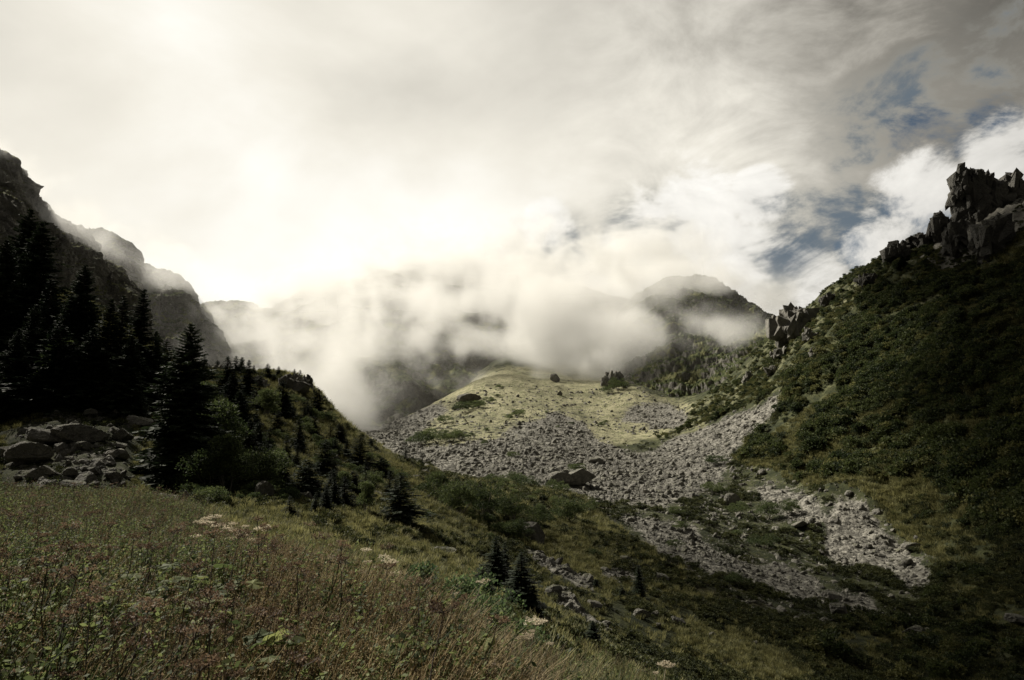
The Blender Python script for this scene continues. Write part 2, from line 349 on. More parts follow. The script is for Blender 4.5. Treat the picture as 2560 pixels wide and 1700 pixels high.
def build_heights():
    ev = rbf_fit()
    cs = np.linspace(-1.5, 1.5, 200); ct = np.linspace(t_ax[0], t_ax[-1], 220)
    CS, CTg = np.meshgrid(cs, ct); C = ev(CS, CTg)
    # bicubic-ish: evaluate coarse then linear-upsample with smoothing is enough as the field is smooth
    fi = np.interp(t_ax, ct, np.arange(len(ct))); fj = np.interp(s_ax, cs, np.arange(len(cs)))
    def cub(Cm, f):
        i = np.clip(np.floor(f).astype(int), 1, len(Cm) - 3); u = (f - i)[:, None]
        a, b, c, d = Cm[i - 1], Cm[i], Cm[i + 1], Cm[i + 2]
        return b + 0.5 * u * (c - a + u * (2 * a - 5 * b + 4 * c - d + u * (3 * (b - c) + d - a)))
    Rr = cub(cub(C, fi).T, fj).T
    S, T = np.meshgrid(s_ax, t_ax); Y = np.exp(T); X = S * Y
    return S, T, X, Y, Rr * Y
GS, GT, GX, GY, GH = build_heights()
def poly(px, py, pts):
    inside = np.zeros(px.shape, bool); n = len(pts)
    for i in range(n):
        x1, y1 = pts[i]; x2, y2 = pts[(i + 1) % n]
        if y1 == y2: continue
        c = ((y1 > py) != (y2 > py)) & (px < (x2 - x1) * (py - y1) / (y2 - y1) + x1); inside ^= c
    return inside
SCREE = [
 (150, [(1040,1130),(1180,1108),(1290,1100),(1320,1060),(1380,1042),(1440,1060),(1500,1105),(1560,1130),(1640,1128),(1700,1095),(1780,1070),(1880,1020),(1960,980),(1945,1015),(1880,1085),(1830,1135),(1800,1195),(1760,1225),(1650,1262),(1560,1275),(1480,1262),(1420,1225),(1250,1205),(1150,1195)]),
 (230, [(860,1062),(1060,1005),(1120,1030),(1040,1080),(1060,1125),(1100,1190),(960,1130)]),
 (250, [(1560,1040),(1640,1015),(1720,1040),(1700,1075),(1620,1070)]),
 (90, [(1560,1296),(1700,1305),(1800,1385),(1900,1420),(2040,1445),(2010,1500),(1900,1510),(1880,1530),(2100,1470),(2190,1500),(2160,1570),(2000,1555),(1880,1520),(1800,1470),(1700,1400),(1640,1365)]),
 (90, [(2060,1318),(2130,1340),(2200,1392),(2150,1412),(2075,1395)]),
 (90, [(1895,1205),(1990,1255),(2060,1340),(1990,1315),(1925,1250)]),
 (60, [(2090,1300),(2240,1370),(2330,1460),(2250,1480),(2180,1380)]),
 (50, [(1300,1380),(1340,1384),(1430,1430),(1482,1462),(1475,1480),(1420,1465),(1340,1420)]),
 (40, [(1375,1462),(1410,1478),(1470,1520),(1520,1560),(1570,1640),(1540,1640),(1480,1570),(1420,1530)]),
 (60, [(1500,1436),(1590,1425),(1600,1455),(1530,1462)]),
 (60, [(1560,1560),(1640,1590),(1700,1600),(1780,1600),(1760,1625),(1640,1612)]),
 (40, [(120,1205),(170,1180),(260,1190),(300,1215),(290,1235),(150,1235)]),
]
def masks():
    px, py = to_px(GX, GY, GH); GPX0, GPY0 = GX * 60 / np.sqrt(GY + 5), GY * 60 / np.sqrt(GY + 5)
    jx = px + 60 * fbm(GPY0 / 60, GPX0 / 60, 0 * GX, 5, 0.6); jy = py + 34 * fbm(GPX0 / 60 + 50, GPY0 / 40, 0 * GX, 5, 0.6)
    sc_ = np.zeros_like(GX)
    for dmin, pl in SCREE: sc_ = np.maximum(sc_, (poly(jx, jy, pl) & (GY > dmin) & (GY < 480)).astype(float))
    # half bare valley floor between the tongues
    half = poly(jx, jy, [(1420,1210),(1900,1150),(2350,1380),(2300,1560),(1900,1560),(1500,1300)]) & (GY > 70) & (GY < 260)
    sc_ = np.maximum(sc_, half * 0.34)
    half = poly(jx, jy, [(900,1080),(1200,950),(1560,930),(1750,1040),(1500,1110),(1000,1140)]) & (GY > 230) & (GY < 500)
    sc_ = np.maximum(sc_, half * 0.27 + half * 0.45 * sstep(fbm((px - 1340) / (60 + 0.25 * np.abs(py - 900)) , py / 420, 0 * GX, 4, 0.6), 0.08, 0.35))
    sc_ = np.maximum(sc_, 0.36 * poly(jx, jy, [(0,1080),(280,1030),(345,1100),(330,1235),(0,1235)]) * (GY > 34) * (GY < 90))
    # golden dry turf on the fan and below the right ridge
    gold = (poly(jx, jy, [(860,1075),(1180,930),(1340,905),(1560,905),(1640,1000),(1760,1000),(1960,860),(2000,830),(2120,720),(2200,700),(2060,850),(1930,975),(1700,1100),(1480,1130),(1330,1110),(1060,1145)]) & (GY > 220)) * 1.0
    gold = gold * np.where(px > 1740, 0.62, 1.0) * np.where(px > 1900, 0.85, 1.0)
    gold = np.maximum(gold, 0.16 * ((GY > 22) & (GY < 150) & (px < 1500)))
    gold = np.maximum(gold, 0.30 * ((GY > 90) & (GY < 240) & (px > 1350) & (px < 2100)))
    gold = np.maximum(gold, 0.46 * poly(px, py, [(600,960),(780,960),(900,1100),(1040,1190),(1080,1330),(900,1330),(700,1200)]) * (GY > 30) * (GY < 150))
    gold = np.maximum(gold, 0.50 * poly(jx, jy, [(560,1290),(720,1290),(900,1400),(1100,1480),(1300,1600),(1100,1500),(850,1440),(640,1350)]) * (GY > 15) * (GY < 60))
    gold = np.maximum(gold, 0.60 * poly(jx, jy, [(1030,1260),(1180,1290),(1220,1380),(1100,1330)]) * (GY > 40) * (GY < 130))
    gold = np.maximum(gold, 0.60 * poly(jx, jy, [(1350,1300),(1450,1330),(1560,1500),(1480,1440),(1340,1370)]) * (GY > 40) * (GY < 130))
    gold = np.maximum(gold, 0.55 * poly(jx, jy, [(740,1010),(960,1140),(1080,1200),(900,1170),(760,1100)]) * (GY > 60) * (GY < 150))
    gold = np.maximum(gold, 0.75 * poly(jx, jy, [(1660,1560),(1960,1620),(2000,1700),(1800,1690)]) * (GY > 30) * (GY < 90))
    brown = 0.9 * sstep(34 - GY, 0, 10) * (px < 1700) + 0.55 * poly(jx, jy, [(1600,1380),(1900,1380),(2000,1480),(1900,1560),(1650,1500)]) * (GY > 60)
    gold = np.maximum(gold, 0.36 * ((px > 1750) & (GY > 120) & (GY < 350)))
    rockm = 0.30 * poly(jx, jy, [(1890,860),(2100,700),(2330,560),(2700,300),(2700,640),(2400,660),(2250,760),(1950,900)]) + 0.55 * poly(jx, jy, [(2300,700),(2330,560),(2700,300),(2700,560)])
    rockm = np.maximum(rockm, 0.42 * poly(jx, jy, [(700,935),(770,940),(800,1000),(720,985)]) * (GY < 160))
    rockm = np.maximum(rockm, 0.40 * poly(jx, jy, [(0,760),(300,800),(380,900),(340,1220),(0,1220)]) * (GY > 34))
    return px, py, sc_, gold, brown, rockm
def blur(g, n):
    for _ in range(n):
        p_ = np.pad(g, 1, mode='edge'); g = (p_[:-2, 1:-1] + 2 * g + p_[2:, 1:-1]) / 4
        p_ = np.pad(g, 1, mode='edge'); g = (p_[1:-1, :-2] + 2 * g + p_[1:-1, 2:]) / 4
    return g
GPX, GPY, G_SCREE, G_GOLD, G_BROWN, G_ROCK = masks()
G_SCREE = blur(G_SCREE, 9); G_GOLD = blur(G_GOLD, 22); G_BROWN = blur(G_BROWN, 12); G_ROCK = blur(G_ROCK, 30)
def relief():
    z0 = 0 * GX
    amp = np.clip(GY / 60, 0.05, 1.0)
    right = sstep(GPX, 1850, 2150) * sstep(GY, 90, 160)
    h = 0.9 * amp * fbm(GX / 14, GY / 14, z0, 5) + 0.34 * amp * fbm(GX / 2.2, GY / 2.2, z0 + 7, 4) * (1 - 0.5 * G_SCREE)
    h = h + right * (8.0 * fbm(GX / 34, GY / 34, z0 + 3, 5) + 3.0 * fbm(GX / 11, GY / 11, z0 + 9, 4, 0.55, True))
    h = h + sstep(GY, 230, 330) * (1 - right) * (1.6 * fbm(GX / 30, GY / 30, z0 + 2, 5, 0.6) + 1.1 * fbm(GX / 9, GY / 26, z0 + 6, 3, 0.5, True))
    h = h + G_ROCK * 2.6 * np.clip(amp, 0.3, 1) * fbm(GX / 5, GY / 5, z0 + 12, 5, 0.55, True)
    h = h + 0.05 * fbm(GX / 0.5, GY / 0.5, z0 + 1, 3) * (GY < 60)
    return h
GH = GH + relief()
def s_to_idx(s): return (s - s_ax[0]) / (s_ax[-1] - s_ax[0]) * (NS - 1)
def t_to_idx(t): return (t - t_ax[0]) / (t_ax[-1] - t_ax[0]) * (NTT - 1)
def bil(G, i, j):
    i = np.clip(i, 0, NTT - 1.001); j = np.clip(j, 0, NS - 1.001); i0 = np.floor(i).astype(int); j0 = np.floor(j).astype(int); a = i - i0; b = j - j0
    return (G[i0, j0] * (1 - a) + G[i0 + 1, j0] * a) * (1 - b) + (G[i0, j0 + 1] * (1 - a) + G[i0 + 1, j0 + 1] * a) * b
def ground_z(x, y):
    y = np.maximum(y, 0.81); return bil(GH, t_to_idx(np.log(y)), s_to_idx(x / y))
def hit(px, py, dmin=2.0, dmax=760):
    """the ground seen along the ray of one photo pixel"""
    s, r = sr(px, py); i = np.arange(NTT, dtype=float); col = bil(GH, i, np.full(NTT, s_to_idx(s))) / GY[:, 0]
    ok = np.where((col >= r) & (GY[:, 0] > dmin) & (GY[:, 0] < dmax))[0]
    if len(ok) == 0:   # just above a crest: the nearest approach
        w = (GY[:, 0] > dmin) & (GY[:, 0] < dmax); k = int(np.argmax(np.where(w, col, -9)))
    else: k = int(ok[0])
    d = float(GY[k, 0]); return Vector((s * d, d, float(ground_z(np.array([s * d]), np.array([d]))[0])))
def make_terrain():
    V = np.stack([GX, GY, GH], -1).reshape(-1, 3)
    a = np.arange(NTT * NS).reshape(NTT, NS)
    Fq = np.stack([a[:-1, :-1], a[:-1, 1:], a[1:, 1:], a[1:, :-1]], -1).reshape(-1, 4)
    me = mesh_np('ground', V, Fq)
    for n_, g in (('scree', G_SCREE), ('gold', G_GOLD), ('brown', G_BROWN), ('rock', G_ROCK)): attr(me, n_, g)
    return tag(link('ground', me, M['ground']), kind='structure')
make_terrain()
print('terrain', round(time.time() - T0, 1))

# ------------------------------------------------------------------ far mountains
def crom(A, u):
    A = np.asarray(A, float); n = len(A); f = np.clip(u * (n - 1), 0, n - 1.0001); i = f.astype(int); t = (f - i)[:, None]
    g = lambda k: A[np.clip(k, 0, n - 1)]
    a, b, c, d = g(i - 1), g(i), g(i + 1), g(i + 2)
    return b + 0.5 * t * (c - a + t * (2 * a - 5 * b + 4 * c - d + t * (3 * (b - c) + d - a)))
def mountain(name, cols, amp, fscale, bulge=0.2, nu=420, nv=150, rockbias=0.3, seed=0.0, back=90, stretch=1.0):
    sky = [tuple(P(*c[0])) for c in cols]; base = [tuple(P(*c[1])) for c in cols]
    u = np.linspace(0, 1, nu); Sk = crom(sky, u); Ba = crom(base, u)
    v = np.linspace(0, 1, nv)[:, None, None]
    Pz = Ba[None] * (1 - v) + Sk[None] * v
    # steeper towards the top, concave below
    Pz[..., 2] = Ba[None, :, 2] * (1 - v[..., 0]) + Sk[None, :, 2] * v[..., 0] + bulge * (Sk - Ba)[None, :, 2] * np.sin(v[..., 0] * np.pi) 
    vb = np.linspace(0, 1, 30)[1:, None]
    Bk = np.stack([Sk[None, :, 0] * (1 + vb * back / Sk[None, :, 1]), Sk[None, :, 1] + vb * back, Sk[None, :, 2] - vb * back * (0.4 + 0.9 * vb)], -1)
    G = np.concatenate([Pz, Bk], 0)
    du = np.gradient(G, axis=1); dv = np.gradient(G, axis=0); Nn = np.cross(du, dv); Nn /= np.linalg.norm(Nn, axis=-1)[..., None] + 1e-9
    q = G / fscale; q[..., 2] *= stretch
    n = 0.75 * fbm(q[..., 0] + seed, q[..., 1], q[..., 2], 7, 0.56, True) + 0.22 * fbm(q[..., 0] * 6 + seed, q[..., 1] * 6, q[..., 2] * 4, 4, 0.6, True) + 0.5 * fbm(q[..., 0] * 3 + seed, q[..., 1] * 3, q[..., 2] * 3, 5, 0.6)
    fade = np.ones(len(G)); fade[:6] = np.linspace(0.2, 1, 6)
    G = G + Nn * (n * amp * fade[:, None])[..., None]
    nvv = len(G); a = np.arange(nvv * nu).reshape(nvv, nu)
    Fq = np.stack([a[:-1, :-1], a[:-1, 1:], a[1:, 1:], a[1:, :-1]], -1).reshape(-1, 4)
    me = mesh_np(name, G.reshape(-1, 3), Fq); attr(me, 'rock', np.full(nvv * nu, rockbias))
    return tag(link(name, me, M['mountain']), kind='structure')
mountain('mountain', [((-700,50,300),(-700,1000,180)),((-300,230,340),(-300,1000,200)),((-60,370,360),(-60,960,230)),((20,415,370),(20,950,245)),((50,480,376),(70,950,255)),((95,548,385),(130,950,262)),((150,572,390),(180,960,275)),((205,612,400),(230,960,285)),((235,650,402),(262,970,292)),((275,670,400),(290,980,300)),((305,705,392),(318,990,304)),((322,745,380),(335,1000,305)),((332,850,350),(345,1020,300))], 12, 46, 0.10, 460, 200, 0.36, 3.1)
mountain('mountain', [((60,500,600),(60,1000,430)),((190,588,600),(190,1000,430)),((250,598,602),(250,1000,440)),((290,610,600),(285,1010,440)),((326,640,596),(330,1010,445)),((338,676,600),(345,1020,450)),((385,690,606),(390,1030,455)),((438,708,612),(445,1040,460)),((468,752,616),(490,1050,470)),((500,800,620),(540,1060,480)),((560,900,600),(600,1080,500))], 14, 60, 0.12, 420, 180, 0.22, 9.7)
mountain('mountain', [((330,830,860),(330,1040,560)),((470,785,870),(470,1050,540)),((540,770,880),(540,1060,530)),((600,764,890),(600,1070,520)),((660,780,900),(680,1080,500)),((760,745,930),(780,1085,480)),((900,705,950),(900,1110,450)),((1040,690,960),(1010,1090,470)),((1180,700,960),(1110,1060,515)),((1320,715,960),(1260,1040,560)),((1460,730,950),(1420,1040,580)),((1600,760,930),(1600,1040,600)),((1750,780,900),(1750,1040,600))], 15, 90, 0.06, 520, 200, 0.34, 21.0)
mountain('mountain', [((1510,930,600),(1560,1005,510)),((1560,790,640),(1578,1012,480)),((1640,722,650),(1630,1028,450)),((1710,700,655),(1690,1036,430)),((1780,708,655),(1755,1012,430)),((1835,752,650),(1820,985,420)),((1890,782,640),(1885,945,410)),((1945,812,630),(1950,905,405)),((2060,860,610),(2060,900,405))], 10, 34, 0.03, 460, 210, 0.08, 5.5)
print('mountains', round(time.time() - T0, 1))
# ------------------------------------------------------------------ generators of meshes
PROTO = bpy.data.collections.new('prototypes')      # holds only the pieces the ground cover is scattered from
class Acc:
    def __init__(s): s.V = []; s.F = {}; s.n = 0
    def add(s, V, Fq):
        V = np.asarray(V, float).reshape(-1, 3); Fq = np.asarray(Fq, int); s.V.append(V); s.F.setdefault(Fq.shape[1], []).append(Fq + s.n); s.n += len(V)
    def tube(s, pts, rad, k=5):
        pts = np.asarray(pts, float); n = len(pts); rad = np.broadcast_to(rad, n); d = np.gradient(pts, axis=0); d /= np.linalg.norm(d, axis=1)[:, None] + 1e-9
        a = np.cross(d, [0.3, 0.9, 0.1]); a /= np.linalg.norm(a, axis=1)[:, None] + 1e-9; b = np.cross(d, a)
        th = np.linspace(0, 2 * np.pi, k, endpoint=False)
        V = pts[:, None] + rad[:, None, None] * (np.cos(th)[None, :, None] * a[:, None] + np.sin(th)[None, :, None] * b[:, None])
        i = np.arange(n - 1)[:, None] * k; j = np.arange(k)[None]; j2 = (j + 1) % k
        s.add(V.reshape(-1, 3), np.stack([i + j, i + j2, i + k + j2, i + k + j], -1).reshape(-1, 4))
    def kites(s, base, tip, side, wid=None):
        """leaf quads: base point, tip point, half-width vector"""
        mid = base * 0.55 + tip * 0.45; V = np.stack([base, mid + side, tip, mid - side], 1).reshape(-1, 3)
        s.add(V, np.arange(len(base) * 4).reshape(-1, 4))
    def mesh(s, name, smooth=False):
        return mesh_np(name, np.concatenate(s.V), [np.concatenate(f) for f in s.F.values()], smooth)
def unit(v): return v / (np.linalg.norm(v, axis=-1, keepdims=True) + 1e-9)
def spruce_meshes(H, Rd, seed, whorls=42, nb=7, tw=9, power=0.85, bare=0.04, ragged=0.25):
    r = np.random.default_rng(seed); cr = Acc(); tr = Acc()
    lean = r.normal(0, 0.012, 2); zs = np.linspace(0, H, 14)
    tr.tube(np.stack([lean[0] * zs, lean[1] * zs, zs - 0.3], 1), 0.020 * H * (1 - zs / H) ** 0.9 + 0.01, 7)
    z = bare * H + (H * (1 - bare)) * (np.linspace(0, 1, whorls) ** 1.05) * 0.985
    for zi in z:
        env = Rd * (1 - zi / H) ** power * (0.72 + 0.4 * r.random()) + 0.06
        if zi < 0.12 * H: env *= 0.8 + zi / H
        for k in range(max(4, int(nb * (0.7 + 0.5 * r.random())))):
            ph = r.uniform(0, 2 * np.pi); L = env * (1 - ragged + 2 * ragged * r.random()) 
            if r.random() < 0.06: L *= 1.25
            dr = np.array([math.cos(ph), math.sin(ph), 0]); pr = np.array([-dr[1], dr[0], 0])
            up = 0.35 * (zi / H) ** 2 + 0.05; droop = 0.55 * (1 - zi / H) + 0.12
            t = (np.arange(tw) + r.random(tw) * 0.9 + 0.4) / tw; t = np.clip(t, 0.06, 1)
            c = np.array([lean[0] * zi, lean[1] * zi, zi]) + dr * (L * t)[:, None]; c[:, 2] += L * (up * t - droop * t * t + 0.22 * t ** 3)
            for sgn in (-1, 1, 0):
                m = tw; l = (0.40 * L * (1 - t * 0.62) + 0.07) * (0.7 + 0.6 * r.random(m))
                if sgn == 0:
                    dv = np.stack([dr[0] * 0.5 + 0 * t, dr[1] * 0.5 + 0 * t, -0.55 - 0.3 * r.random(m)], 1); l = l * 0.6
                else:
                    dv = dr * 0.75 + pr * sgn * (0.55 + 0.45 * r.random(m))[:, None]; dv[:, 2] += -0.30 + 0.34 * r.random(m)
                dv = unit(dv); tip = c + dv * l[:, None]; sd = unit(np.cross(dv, r.normal(size=(m, 3)) * 0.5 + [0, 0, 1]))
                cr.kites(c, tip, sd * (l * 0.17 + 0.012)[:, None])
        # dense inner needles
    top = np.array([lean[0] * H, lean[1] * H, H * 0.985]); k = 26
    b = top + np.stack([0 * np.arange(k), 0 * np.arange(k), -r.random(k) * 0.06 * H], 1); dv = unit(np.stack([r.normal(size=k), r.normal(size=k), 0.9 + r.random(k)], 1))
    cr.kites(b, b + dv * 0.025 * H, unit(np.cross(dv, r.normal(size=(k, 3)))) * 0.0035 * H)
    return cr.mesh('crown'), tr.mesh('trunk', True)
def bush_meshes(H, W, n, leaf, seed, blobs=16, low=0.05, stems=7, shape='dome'):
    r = np.random.default_rng(seed); cr = Acc(); st = Acc()
    th = r.uniform(0, 2 * np.pi, blobs); u = r.random(blobs)
    if shape == 'dome': zc = (0.25 + 0.62 * r.random(blobs)) * H; rr = W * 0.5 * np.sqrt(u) * np.sqrt(np.clip(1 - (zc / H) ** 2 * 0.8, 0, 1))
    else: zc = (0.25 + 0.68 * r.random(blobs)) * H; rr = W * 0.42 * np.sqrt(u) * (1.15 - zc / H)
    C = np.stack([rr * np.cos(th), rr * np.sin(th), zc], 1); br = (0.16 + 0.16 * r.random(blobs)) * min(W, H * 1.3)
    which = r.integers(0, blobs, n); d = unit(r.normal(size=(n, 3))); d[:, 2] = np.where(d[:, 2] < -0.3, -d[:, 2], d[:, 2])
    p = C[which] + d * (br[which] * (0.35 + 0.65 * r.random(n) ** 0.5))[:, None] * [1.05, 1.05, 0.8]
    p[:, 2] = np.maximum(p[:, 2], low * H * r.random(n))
    dv = unit(d * 0.8 + r.normal(size=(n, 3)) * 0.65 + [0, 0, 0.25]); l = leaf * (0.6 + 0.8 * r.random(n))
    cr.kites(p, p + dv * l[:, None], unit(np.cross(dv, r.normal(size=(n, 3)))) * (l * 0.34)[:, None])
    for k in range(stems):
        c = C[k % blobs]; t = np.linspace(0, 1, 6)[:, None]; b = np.array([r.normal() * 0.05 * W, r.normal() * 0.05 * W, -0.1])
        pts = b * (1 - t) + c * t + r.normal(size=(6, 3)) * 0.02 * H * np.sin(t * np.pi); st.tube(pts, np.linspace(0.018 * H, 0.004 * H, 6) + 0.004, 5)
    return cr.mesh('foliage'), st.mesh('stem', True)
def ico(sub):
    import bmesh
    bm = bmesh.new(); bmesh.ops.create_icosphere(bm, subdivisions=sub, radius=1); V = np.array([v.co[:] for v in bm.verts]); Fq = np.array([[v.index for v in f.verts] for f in bm.faces]); bm.free(); return V, Fq
ICO = {k: ico(k) for k in (2, 3, 4, 5, 6)}
def rock_geo(seed, sub=4, planes=14, rough=0.10, squash=(1, 0.8, 0.6), blunt=0.0, fs=1.0):
    r = np.random.default_rng(seed); V, Fq = ICO[sub]; n = unit(r.normal(size=(planes, 3))); d0 = 0.52 + 0.46 * r.random(planes)
    dt = V @ n.T; rad = np.where(dt > 0.05, d0 / np.maximum(dt, 0.05), 9).min(1); rad = np.minimum(rad, 1.25)
    rad = rad * (1 - blunt) + blunt
    q = V * rad[:, None]; nz = fbm(q[:, 0] * 1.7 * fs + seed, q[:, 1] * 1.7 * fs, q[:, 2] * 1.7 * fs, 6, 0.6, True)
    nz2 = fbm(q[:, 0] * 4 * fs + seed, q[:, 1] * 4 * fs, q[:, 2] * 6 * fs, 4, 0.6)
    q = q * (1 + rough * nz + rough * 0.6 * nz2)[:, None]
    return q * np.array(squash), Fq
c_dummy = None
ROCKS = [rock_geo(40 + k, 4, 10 + k, 0.10, (1, 0.8 + 0.1 * (k % 3), 0.55 + 0.1 * (k % 4))) for k in range(8)]
ROCKME = [mesh_np('boulder', *g, smooth=False) for g in ROCKS]
ROCKME_H = [mesh_np('boulder', *rock_geo(140 + k, 5, 9 + k, 0.12, (1, 0.85, 0.62)), smooth=False) for k in range(5)]
for me in ROCKME: me.materials.append(M['rock'])
for me in ROCKME_H: me.materials.append(M['rock'])

# ------------------------------------------------------------------ scattering of uncountable cover (one object each)
def proto_col(name, objs):
    c = bpy.data.collections.new(name)
    for k, (me, m_) in enumerate(objs):
        if m_ is not None and len(me.materials) == 0: me.materials.append(m_)
        o = bpy.data.objects.new(f'{name}_{k}', me); c.objects.link(o)
    return c
def gn_group():
    ng = bpy.data.node_groups.new('scatter', 'GeometryNodeTree')
    for nm, io, ty in (('Geometry', 'INPUT', 'NodeSocketGeometry'), ('Collection', 'INPUT', 'NodeSocketCollection'), ('Geometry', 'OUTPUT', 'NodeSocketGeometry')):
        ng.interface.new_socket(nm, in_out=io, socket_type=ty)
    N = NT(ng); gi = N.n('NodeGroupInput'); go = N.n('NodeGroupOutput')
    mp = N.n('GeometryNodeMeshToPoints'); N.t.links.new(gi.outputs[0], mp.inputs[0])
    ci = N.n('GeometryNodeCollectionInfo'); N.t.links.new(gi.outputs[1], ci.inputs[0]); ci.inputs['Separate Children'].default_value = True; ci.inputs['Reset Children'].default_value = True
    ip = N.n('GeometryNodeInstanceOnPoints'); N.t.links.new(mp.outputs[0], ip.inputs['Points']); N.t.links.new(ci.outputs[0], ip.inputs['Instance']); ip.inputs['Pick Instance'].default_value = True
    def na(nm, ty):
        a = N.n('GeometryNodeInputNamedAttribute', data_type=ty); a.inputs['Name'].default_value = nm; return a.outputs['Attribute']
    N.t.links.new(na('idx', 'INT'), ip.inputs['Instance Index'])
    e = N.n('FunctionNodeEulerToRotation'); N.t.links.new(na('rot', 'FLOAT_VECTOR'), e.inputs[0]); N.t.links.new(e.outputs[0], ip.inputs['Rotation'])
    N.t.links.new(na('scl', 'FLOAT_VECTOR'), ip.inputs['Scale']); N.t.links.new(ip.outputs[0], go.inputs[0]); return ng
GNG = gn_group()
def scatter(name, pts, col, scl, tilt=0.1, kind='stuff', nvar=None, mats=(), rot=None, label=None, cat=None):
    n = len(pts)
    me = bpy.data.meshes.new(name); me.vertices.add(n); me.vertices.foreach_set('co', np.asarray(pts, np.float32).ravel())
    r = RNG
    if rot is None: rot = np.stack([r.normal(0, tilt, n), r.normal(0, tilt, n), r.uniform(0, 6.283, n)], 1)
    scl = np.asarray(scl); scl = scl[:, None] * np.ones(3) if scl.ndim == 1 else scl
    a = me.attributes.new('rot', 'FLOAT_VECTOR', 'POINT'); a.data.foreach_set('vector', rot.astype(np.float32).ravel())
    a = me.attributes.new('scl', 'FLOAT_VECTOR', 'POINT'); a.data.foreach_set('vector', scl.astype(np.float32).ravel())
    a = me.attributes.new('idx', 'INT', 'POINT'); a.data.foreach_set('value', r.integers(0, len(col.objects), n).astype(np.int32))
    o = link(name, me, list(mats)); md = o.modifiers.new('scatter', 'NODES'); md.node_group = GNG
    md[[i.identifier for i in GNG.interface.items_tree if i.name == 'Collection'][0]] = col
    return tag(o, label, cat, kind=kind)
def sample(W, n, dpow=1.0):
    """n points on the ground, weight per area W (grid), thinned with distance"""
    wx = np.gradient(GX, axis=1); wy = np.gradient(GY, axis=0); A = np.abs(wx * wy) * W / GY ** dpow
    A = A.ravel(); A = A / A.sum(); k = RNG.choice(len(A), n, p=A); i, j = np.divmod(k, NS)
    i = i + RNG.random(n) - 0.5; j = j + RNG.random(n) - 0.5; i = np.clip(i, 0, NTT - 1.01); j = np.clip(j, 0, NS - 1.01)
    y = np.exp(t_ax[0] + (t_ax[-1] - t_ax[0]) * i / (NTT - 1)); x = (s_ax[0] + (s_ax[-1] - s_ax[0]) * j / (NS - 1)) * y
    return np.stack([x, y, bil(GH, i, j)], 1), i, j
INFR = (GPX > -250) & (GPX < 2810) & (GPY < 1950) & (GPY > -200)

# the alder and bilberry cover of the right-hand slope
NZ = fbm(GX / 16, GY / 16, GH / 16 + 3, 5, 0.6); NZ2 = fbm(GX / 5, GY / 5, GH / 5 + 8, 4, 0.6)
alder = [bush_meshes(1.0, 1.35, 620, 0.15, 300 + k, 13, stems=0 or 3)[0] for k in range(5)]
jun = [bush_meshes(0.8, 1.2, 620, 0.10, 350 + k, 9, stems=2)[0] for k in range(2)]; scr = [bush_meshes(0.8, 1.5, 520, 0.13, 360 + k, 10, stems=2)[0] for k in range(3)]
c_al = proto_col('alder_bush', [(m_, M['alder']) for m_ in alder] + [(m_, M['juniper']) for m_ in jun] + [(m_, M['scrub']) for m_ in scr])
rl = sstep(GPX, 1700, 1900) * (GY > 60) * (GY < 330)
dense = poly(GPX, GPY, [(1700,1080),(1950,985),(2060,850),(2200,720),(2300,690),(2420,700),(2900,560),(2900,1330),(2560,1330),(2350,1260),(2050,1220),(1820,1180),(1750,1230),(1690,1150)]) * 1.0
mid = poly(GPX, GPY, [(1850,1150),(2900,1150),(2900,1800),(2100,1800),(2000,1600),(2350,1500),(2250,1380),(2000,1330),(1800,1300)]) * 0.20
ridge = poly(GPX, GPY, [(1700,1080),(1880,860),(2100,700),(2320,560),(2420,700),(2200,760),(2020,900),(1900,1010)]) * 0.42
STR = 0.12 + sstep(fbm((-0.85 * GPX + 0.5 * GPY) / 330, (0.5 * GPX + 0.85 * GPY) / 62, 0 * GX + 3, 4, 0.6), -0.22, -0.02)
W = STR * blur((np.maximum(np.maximum(dense, mid), ridge)) * (GY > 60) * (GY < 350), 14) * INFR * sstep(NZ + 0.7 * NZ2 + dense * 0.10 - 0.12 * (GPX < 2150), -0.05, 0.12) * (G_SCREE < 0.2)
pts, i, j = sample(W, 20000, 0.8)
big = 0.55 + 1.5 * RNG.random(len(pts)) ** 3; dens_ = bil(dense, i, j)
scatter('alder_thicket', pts - [0, 0, 0.15], c_al, big * (0.9 + 0.9 * dens_), 0.2, mats=[M['alder'], M['scrub'], M['juniper']])
c_sy = proto_col('sunlight_toned_scrub', [(m_, M['scrub']) for m_ in [bush_meshes(0.6, 1.5, 480, 0.12, 390 + k, 10, stems=2)[0] for k in range(3)]] + [(alder[0], None)])
rg2 = poly(GPX, GPY, [(1640,1090),(1880,930),(2000,820),(2120,720),(2320,590),(2420,720),(2250,800),(2100,900),(2000,1010),(1800,1100)])
W = blur(rg2 * (GY > 150) * (GY < 360) * 1.0, 8) * sstep(NZ2 - 0.4 * NZ, -0.1, 0.2) * (G_SCREE < 0.25)
pts, i, j = sample(W, 5500, 0.8)
scatter('sunlight_toned_scrub', pts - [0, 0, 0.1], c_sy, 0.6 + 1.5 * RNG.random(len(pts)) ** 2, 0.2, mats=[M['scrub'], M['alder']])  # yellower leaves put the sunlight on the ridge flank into the scrub's colour
